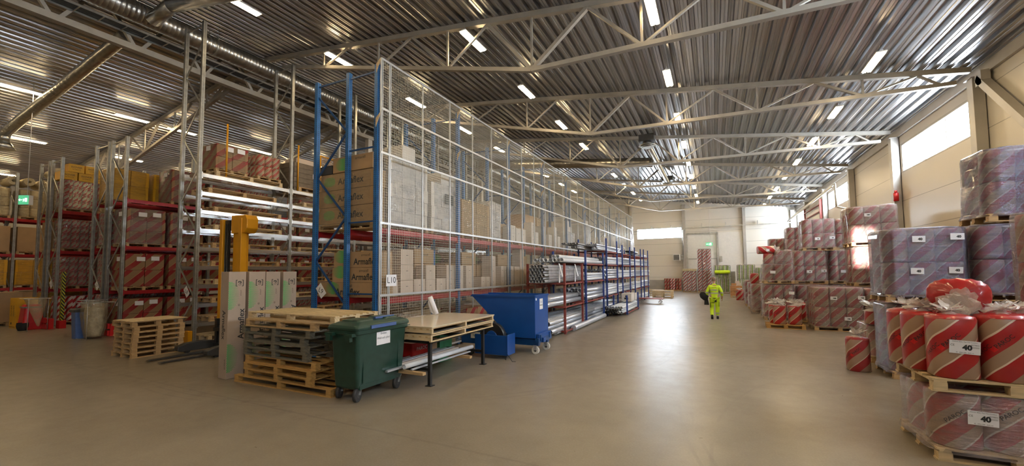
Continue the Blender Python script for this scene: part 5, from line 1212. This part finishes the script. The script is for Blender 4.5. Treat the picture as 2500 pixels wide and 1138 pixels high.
for i, (x, y, z, w, d_) in enumerate(((4.55, 22.3, 0, 1.2, 'floor load left of the tall sunlit stack'), (4.55, 22.3, 1.5, 1.1, 'second load left of the tall sunlit stack'), (5.75, 22.3, 0, 1.2, 'floor load by the wall behind the tall sunlit stack'), (5.75, 22.3, 1.5, 1.2, 'second load by the wall behind the tall sunlit stack'), (4.85, 22.4, 2.95, 1.2, 'third load beside the lilac topped one'),
        (3.1, 20.9, 0, 1.25, 'floor load with a sunlit patch behind the small roll pallet'), (3.2, 21.8, 1.5, 1.2, 'second load with two small labels under the lilac topped one'), (3.55, 21.8, 2.95, 1.2, 'lilac topped third load of the middle stack'))):
    LD('wrapped roll pallet, ' + d_, x, y, w, 1.05, z, 1.45 if z < 2.9 else 1.38, 2, 3, 2, labs=() if i in (0, 2, 3) else ((-.05, .3, 0), (.38, .32, 0)), num='40' if i > 5 else '')
LD('floor load of the stack with the torn film, left of the middle stack', 1.85, 20.4, 1.12, 1.1, 0, 1.5, 2, 3, 2, labs=((.4, .75, 0),), num='')
LD('one-layer load with the torn film hanging over it', 1.9, 20.4, 1.1, 1.1, 1.55, .82, 1, 3, 2, labs=((-.2, .5, 0),), num='')
LD('short bundle at the top of the stack with the torn film', 2.35, 20.6, .65, .8, 2.24, .7, 1, 2, 2, pal=None, labs=())
bagroll('bagged roll standing under the torn film top', 2.15, 20.9, 2.38, .2, .2, .45, 'paroc', False, 0, 0, 4)
t = thing('insulation_roll', 'red bagged roll lying on the highest point of the torn film stack', 'insulation roll', (1.75, 20.9, 2.98), rot=(0, PI / 2, .1)); put('roll_body', rollmesh(.17, .22, .62, 'paroc_bright', 24, .05, 3), t, (-.02, 0, .0)); knot(t, 0, 0, .62, 1.1, 3); sheet(t, (0, -.225, .35), (0, 0, 1), (0, -1, 0), '', .12, .1)
mb = MB(); k = []
for j in range(8):
    u = j / 7; k.append([(1.86 + .06 * math.sin(i * 1.3) + 1.05 * (i / 12) , 20.36 - .03 * math.sin(i * 2.1 + j), 3.0 - u * (1.0 - .55 * (i / 12)) - (1 - i / 12) * .45 * (1 - u) + .03 * noise.noise(Vector((i, j, 3)))) for i in range(13)])
q = mb.add([p for r in k for p in r])
for j in range(7):
    for i in range(12): a = q + j * 13 + i; mb.face([a, a + 1, a + 14, a + 13], None, True)
tag(mb.build('plastic_sheet', 'film_clear'), 'torn clear film draped over the stack left of the middle stack', 'plastic sheet')
for i, (x, y, z, h) in enumerate(((3.1, 25.5, 0, 1.45), (3.1, 25.5, 1.5, 1.45), (4.4, 25.5, 0, 1.45), (4.4, 25.5, 1.5, 1.45), (3.55, 26.0, 3.0, 1.36), (3.0, 28.8, 0, 1.5), (3.0, 28.8, 1.55, 1.5), (3.05, 28.9, 3.12, .85), (4.3, 28.8, 0, 1.5), (4.3, 28.8, 1.55, 1.4), (3.9, 30.6, 3.1, 1.0), (5.6, 25.5, 0, 1.45), (5.6, 25.5, 1.5, 1.45), (3.9, 30.4, 0, 1.5), (3.9, 30.4, 1.55, 1.5))):
    LD('wrapped roll load far along the right wall, %s in that group' % ORD[i], x, y, 1.15, 1.05, z, h, 2 if h > 1 else 1, 3, 2, labs=((.3, .3, 0),) if z > 1 else (), num='')
for i, (x, y, z, h, m_) in enumerate(((1.68, 24.0, 0, 1.42, 'paroc'), (1.65, 25.6, 0, 1.45, 'paroc'), (1.62, 27.6, 0, 1.5, 'paroc'), (1.9, 29.6, 0, 1.5, 'paroc'), (1.75, 31.0, 0, 1.3, 'paroc'))):
    LD('pale wrapped roll load at the aisle edge of the far right row, %s of five' % ORD[i], x, y, 1.0, 1.0, z, h, 2, 2, 2, m=m_, labs=())
bagroll('bright red bagged roll on top of the first load at the far aisle edge', 1.85, 24.3, 1.43, .2, .2, .5, 'paroc_bright', False, 0, 0, 6)
# small pallet with three rolls in front
pallet(pal_parts(1.2, .85, .144, 'yel'), 'yellowish pallet carrying three bagged rolls in the middle of the aisle edge', (2.28, 18.1, 0), -.04)
for i, (x, y, d_) in enumerate(((2.12, 17.98, 'left front'), (2.58, 17.96, 'right front'), (2.02, 18.3, 'rear'))): bagroll('%s one of three bagged rolls on the yellowish pallet' % d_, x, y, .146, .21, .19, .66, 'paroc_bright', True, 1.4, 0, 30 + i)
for i, (x, y) in enumerate(((3.0, 19.6), (3.05, 20.0))): bagroll('bagged roll squeezed beside the big round-cornered load, %s' % ('nearer' if i == 0 else 'farther'), x, y, .146, .2, .18, .64, 'paroc_bright', False, .8, 0, 50 + i)
tag(put('wooden_pallet', loadpal(1.2, 1.0, 'yel'), None, (3.45, 19.8, 0)), 'pallet under the squeezed rolls beside the big round-cornered load', 'pallet')
# far end goods
for i, (x, y) in enumerate(((1.55, 33.0), (1.9, 33.1))): bagroll('small bagged roll on the floor near the wooden crate, %s' % ('left' if i == 0 else 'right'), x, y, 0, .22, .2, .68, 'paroc_bright', False, 1.0, 0, 60 + i)
t = thing('wooden_crate', 'orange brown wooden crate with cartons on top near the back wall', 'crate', (1.5, 36.4, 0)); put('pallet', pallet_mesh(.8, 1.0), t)
mb = MB(); mat('crate', (.42, .2, .07), .6, 0, .2, 5)
for k in range(4): mb.b2((-.4, -.5, .15 + k * .19), (.4, .5, .32 + k * .19))
mb.build('body', 'crate', t)
for k, (x, z, w) in enumerate(((-.15, .93, .35), (.2, .93, .25), (.1, 1.1, .3))): MB().box((x, -.2, z + .08), (w, .4, .16)).build('carton', 'cardpale' if k else 'crate', t)
LD('tall lower stack of red and white striped rolls before the loading door', -1.45, 43.4, 1.25, 1.0, 0, 2.2, 1, 3, 2, m='paroc_white', fm_='film_clear', labs=())
LD('tall upper stack of red and white striped rolls before the loading door', -1.42, 43.45, 1.2, .95, 2.075, 2.1, 1, 3, 2, m='paroc_white', fm_='film_clear', pal=None, labs=((0, .3, 0),), num='')
mb = MB(); mb.rings([[(a * s, b * s * .9, z) for a, b in oval(.66, .56, 24)] for s, z in ((.96, 2.12), (1.0, 2.2), (.97, 2.26), (.8, 2.3))]); tag(mb.build('film_collar', 'film_silver', None, (-.83, 43.93, 0)), 'crumpled clear film between the two tall striped stacks', 'plastic sheet')
LD('half open wrapped load with a brown top left of the tall striped stacks', -2.8, 43.4, 1.25, 1.0, 0, 2.1, 1, 3, 2, m='paroc_white', fm_='film_clear', labs=())
bevel(tag(MB().box((-2.18, 43.9, 2.16), (1.28, 1.05, .24)).build('carton', 'insul'), 'brown flattened top on the half open wrapped load', 'carton'), .04)
for i in range(3): LD('low %s bundle against the back wall beside the fan heater' % ('kraft striped', 'red striped', 'third striped')[i], -4.75 + i * .56, 45.6, .55, .9, .0, 1.3, 1, 2, 2, m=('paroc', 'paroc_white', 'paroc')[i], fm_=None, labs=(), pal='wood')
for i, (x, y, w, h) in enumerate(((.0, 42, 1.35, 2.55), (1.8, 40.2, 1.35, 2.55), (3.3, 41.0, 1.2, 2.3))):
    LD('tall pack of green and white labelled rolls near the back wall, %s from the left' % ORD[i], x, y, w, 1.0, 0, h, 2, 4, 3, m='green_roll', fm_='film_clear', labs=())
mb = MB(); mb.rings([[(.05 + 1.25 * k / 8, 41.8 + math.sin(2 * PI * i / 12) * .2, 1.95 + .16 * math.cos(2 * PI * i / 12) * (1 - .3 * abs(k / 8 - .5))) for i in range(12)] for k in range(9)]); tag(mb.build('sack', 'hivis'), 'yellow-green sack lying across the first green roll pack', 'sack')
mb = MB(); mb.b2((1.35, 42.6, 0), (1.75, 43.4, 2.0)); tag(mb.build('cabinet', 'steelgrey'), 'grey narrow cabinet between the green roll packs', 'cabinet')
o = bag_mesh(.3, .3, .9, 17, .8, .3).build('plastic_bag', 'film_clear', None, (1.75, 23.2, 0)); tag(o, 'crumpled clear plastic bag at the foot of the far aisle edge loads', 'plastic bag')

# ---------------------------------------------------------------- the walking man
def skinmesh(name, chains, m, parent, sub=2, root=0):
    """chains: lists of (x,y,z,rx,ry); points with equal coordinates are joined"""
    vs, es, rs, idx = [], [], [], {}
    for ch in chains:
        pv = None
        for p in ch:
            k_ = tuple(round(c, 4) for c in p[:3])
            if k_ not in idx: idx[k_] = len(vs); vs.append(k_); rs.append((p[3], p[4] if len(p) > 4 else p[3]))
            v = idx[k_]
            if pv is not None and pv != v: es.append((pv, v))
            pv = v
    me = bpy.data.meshes.new(name); me.from_pydata(vs, es, []); ob = bpy.data.objects.new(name, me); COL.objects.link(ob)
    sk = ob.modifiers.new('skin', 'SKIN'); sk.use_smooth_shade = True
    for i, r in enumerate(rs): me.skin_vertices[0].data[i].radius = r; me.skin_vertices[0].data[i].use_root = (i == root)
    sb = ob.modifiers.new('sub', 'SUBSURF'); sb.levels = sub; sb.render_levels = sub
    dg = bpy.context.evaluated_depsgraph_get(); nm = bpy.data.meshes.new_from_object(ob.evaluated_get(dg)); bpy.data.objects.remove(ob)
    nm.materials.clear(); nm.materials.append(MAT[m])
    for p in nm.polygons: p.use_smooth = True
    return put(name, nm, parent)
P = thing('person', 'man in yellow high visibility workwear walking away with dark clothes under his left arm', 'person', (-.02, 20.1, 0))
hipL, hipR = (-.1, 0, .92), (.1, 0, .92)
# left foot behind lifting (its heel raised), right foot planted ahead
def legs(k, ex=0.0): 
    e = ex
    return [[(0, 0, 1.0, .135 + e, .10 + e), (-.095, .0, .90, .098 + e), (-.11, .06, .5, .062 + e), (-.12, .02, .3, .056 + e), (-.115, -.10, .12 + k, .038 + e)],
            [(0, 0, 1.0, .135 + e, .10 + e), (.095, .0, .90, .098 + e), (.11, .05, .5, .062 + e), (.10, .02, .3, .056 + e), (.10, .03, .10 + k, .038 + e)]]
torso = [(0, 0, 1.0, .15, .10), (0, .01, 1.15, .145, .10), (0, .02, 1.32, .165, .11), (0, .01, 1.46, .13, .09), (0, .03, 1.545, .055), (0, .05, 1.6, .055), (0, .055, 1.70, .082, .09), (0, .06, 1.78, .06)]
armL = [(0, .02, 1.32, .165, .11), (-.2, .01, 1.43, .058), (-.29, -.03, 1.18, .046), (-.30, .12, 1.0, .036), (-.29, .2, .96, .03)]
armR = [(0, .02, 1.32, .165, .11), (.2, .01, 1.43, .058), (.285, -.04, 1.18, .046), (.30, .08, .98, .036), (.30, .13, .91, .03)]
def fingers(hx, hy, hz, dx, dy, dz, side):
    out = []
    for q in range(4):
        o = (q - 1.5) * .019; l = (.075, .085, .08, .062)[q]
        out.append([(hx, hy, hz, .03), (hx + o * .3, hy + o, hz + dz * .05, .012), (hx + o * .3 + dx * l, hy + o + dy * l, hz + dz * l - .02, .009), (hx + o * .3 + dx * l * 1.1 - side * .02, hy + o + dy * l * 1.2, hz + dz * l * 1.7, .008)])
    out.append([(hx, hy, hz, .03), (hx - side * .03, hy + .035, hz - .01, .011), (hx - side * .04, hy + .055, hz - .045, .009)]); return out
body = skinmesh('body', [torso] + legs(0) + [armL, armR] + fingers(-.29, .2, .96, .0, .2, -1, -1) + fingers(.30, .13, .91, .0, .25, -1, 1), 'skin', P, 2)
jk = skinmesh('jacket', [[(0, 0, .84, .165, .12), (0, 0, .95, .178, .13), (0, .0, 1.06, .168, .125), (0, .01, 1.18, .172, .128), (0, .02, 1.32, .185, .13), (0, .015, 1.44, .165, .115), (0, .025, 1.5, .08, .08), (0, .03, 1.56, .07, .07)],
      [(0, .02, 1.32, .185, .13), (-.2, .01, 1.42, .082), (-.29, -.03, 1.18, .066), (-.298, .1, 1.02, .05)], [(0, .02, 1.32, .185, .13), (.2, .01, 1.42, .082), (.29, -.04, 1.18, .066), (.30, .07, 1.0, .05)]], 'hivis', P, 2)
tr_ = skinmesh('trousers', legs(0, .028), 'hivis', P, 2)
def band(pts, m_, nm):
    for (cx, cy, cz, rx, ry, h, tx, ty) in pts:
        mb = MB(); mb.rings([[(cx + rx * math.cos(2 * PI * i / 28), cy + ry * math.sin(2 * PI * i / 28), cz + dz) for i in range(28)] for dz in (-h / 2, h / 2)], cap0=False, cap1=False); mb.build(nm, m_, P)
band([(0, .012, 1.13, .178, .132, .05, 0, 0), (0, .015, 1.27, .19, .14, .05, 0, 0), (-.118, -.01, .22, .078, .078, .045, 0, 0), (-.116, -.07, .14, .07, .07, .04, 0, 0), (.10, .025, .26, .078, .078, .045, 0, 0), (.10, .028, .15, .073, .07, .045, 0, 0), (-.285, -.01, 1.15, .07, .07, .05, 0, 0), (.285, -.02, 1.15, .07, .07, .05, 0, 0)], 'reflect', 'reflective_band')
text('parocworks' if False else 'LOGISTIK', .045, (0.0, -.125, 1.38), (1, 0, 0), (0, -1, 0), P, m='ink', name='back_print') if False else None
mb = MB(); mb.prism([(-.09, 1.375), (-.07, 1.40), (-.05, 1.375)], -.132, -.128); mb.b2((-.04, -.132, 1.378), (.08, -.128, 1.392)); mb.build('back_print', 'ink', P)
band([(0, 0, .90, .186, .14, .045, 0, 0)], 'clothblack', 'belt')
mb = MB(); mb.b2((.0, -.15, .74), (.08, -.13, .9)); mb.b2((-.14, -.14, .70), (.0, -.12, .72)); mb.b2((.16, -.06, .55), (.175, .06, .8)); mb.b2((-.185, -.08, .5), (-.165, .05, .72)); mb.build('holster_pockets', 'clothblack', P)
for (x, y, z, pit) in ((-.115, -.12, .045, -.5), (.10, .05, .0, 0)):
    mb = MB(); c, s = math.cos(pit), math.sin(pit)
    rg = [[(x + a * w_, y + yy * c - zz0 * s, z + yy * s + zz0 * c) for a, zz0 in ((-1, .0), (1, .0), (1, hh * .6), (.7, hh), (-.7, hh), (-1, hh * .6))] for yy, w_, hh in ((-.09, .035, .11), (-.06, .045, .15), (.03, .048, .14), (.09, .048, .09), (.16, .045, .07), (.19, .025, .04))]
    mb.rings(rg); bevel(mb.build('boot', 'clothblack', P), .01)
mb = MB()
hd = [[(math.cos(2 * PI * i / 20) * r, .055 + math.sin(2 * PI * i / 20) * r * 1.15 - .012, z) for i in range(20)] for r, z in ((.078, 1.66), (.092, 1.71), (.094, 1.76), (.083, 1.805), (.055, 1.83), (.02, 1.84))]
mb.rings(hd, cap0=False); mb.build('short_hair', 'skinhair' if 'skinhair' in MAT else mat('skinhair', (.22, .14, .10), .55).name, P)
for s in (-1, 1): mb = MB(); mb.rings([[(s * (.088 + .02 * u), .05 + math.sin(a) * .022, 1.69 + math.cos(a) * .032) for a in [2 * PI * i / 10 for i in range(10)]] for u in (0, 1)]); mb.build('ear', 'skin', P)
mb = MB(); mb.prism([(.14, 1.68), (.175, 1.665), (.145, 1.72)], -.012, .012, 'x'); mb.b2((-.025, .135, 1.63), (.025, .148, 1.638)); mb.build('nose_and_mouth', 'skin', P)
for s in (-1, 1): MB().tube((s * .033, .14, 1.71), (s * .033, .15, 1.71), .012, 10).build('eye', 'ink', P)
# bundle of dark clothes he carries
mb = MB(); rg = []
for k_ in range(13):
    u = k_ / 12; r = math.sin(PI * min(1, u * 1.05 + .05)) ** .6
    rg.append([(-.47 + .12 * u + math.cos(2 * PI * i / 16) * .17 * r * (1 + .3 * noise.noise(Vector((i * .5, k_ * .5, 1)))), .08 + math.sin(2 * PI * i / 16) * .13 * r * (1 + .3 * noise.noise(Vector((i * .5, k_ * .5, 7)))), 1.16 - .42 * u) for i in range(16)])
mb.rings(rg); o = mb.build('bundle_of_clothes', 'clothblack', None, (-.02, 20.1, 0)); tag(o, 'bundle of black clothes carried under the walking man\'s left arm', 'clothes')
mb = MB(); rg = [[(-.34 + .02 * k_ / 8 + math.cos(2 * PI * i / 12) * (.05 + .05 * k_ / 8), .10 + math.sin(2 * PI * i / 12) * .05, 1.05 - .45 * k_ / 8) for i in range(12)] for k_ in range(9)]; mb.rings(rg); mb.build('hanging_sleeve', 'clothblack', o)
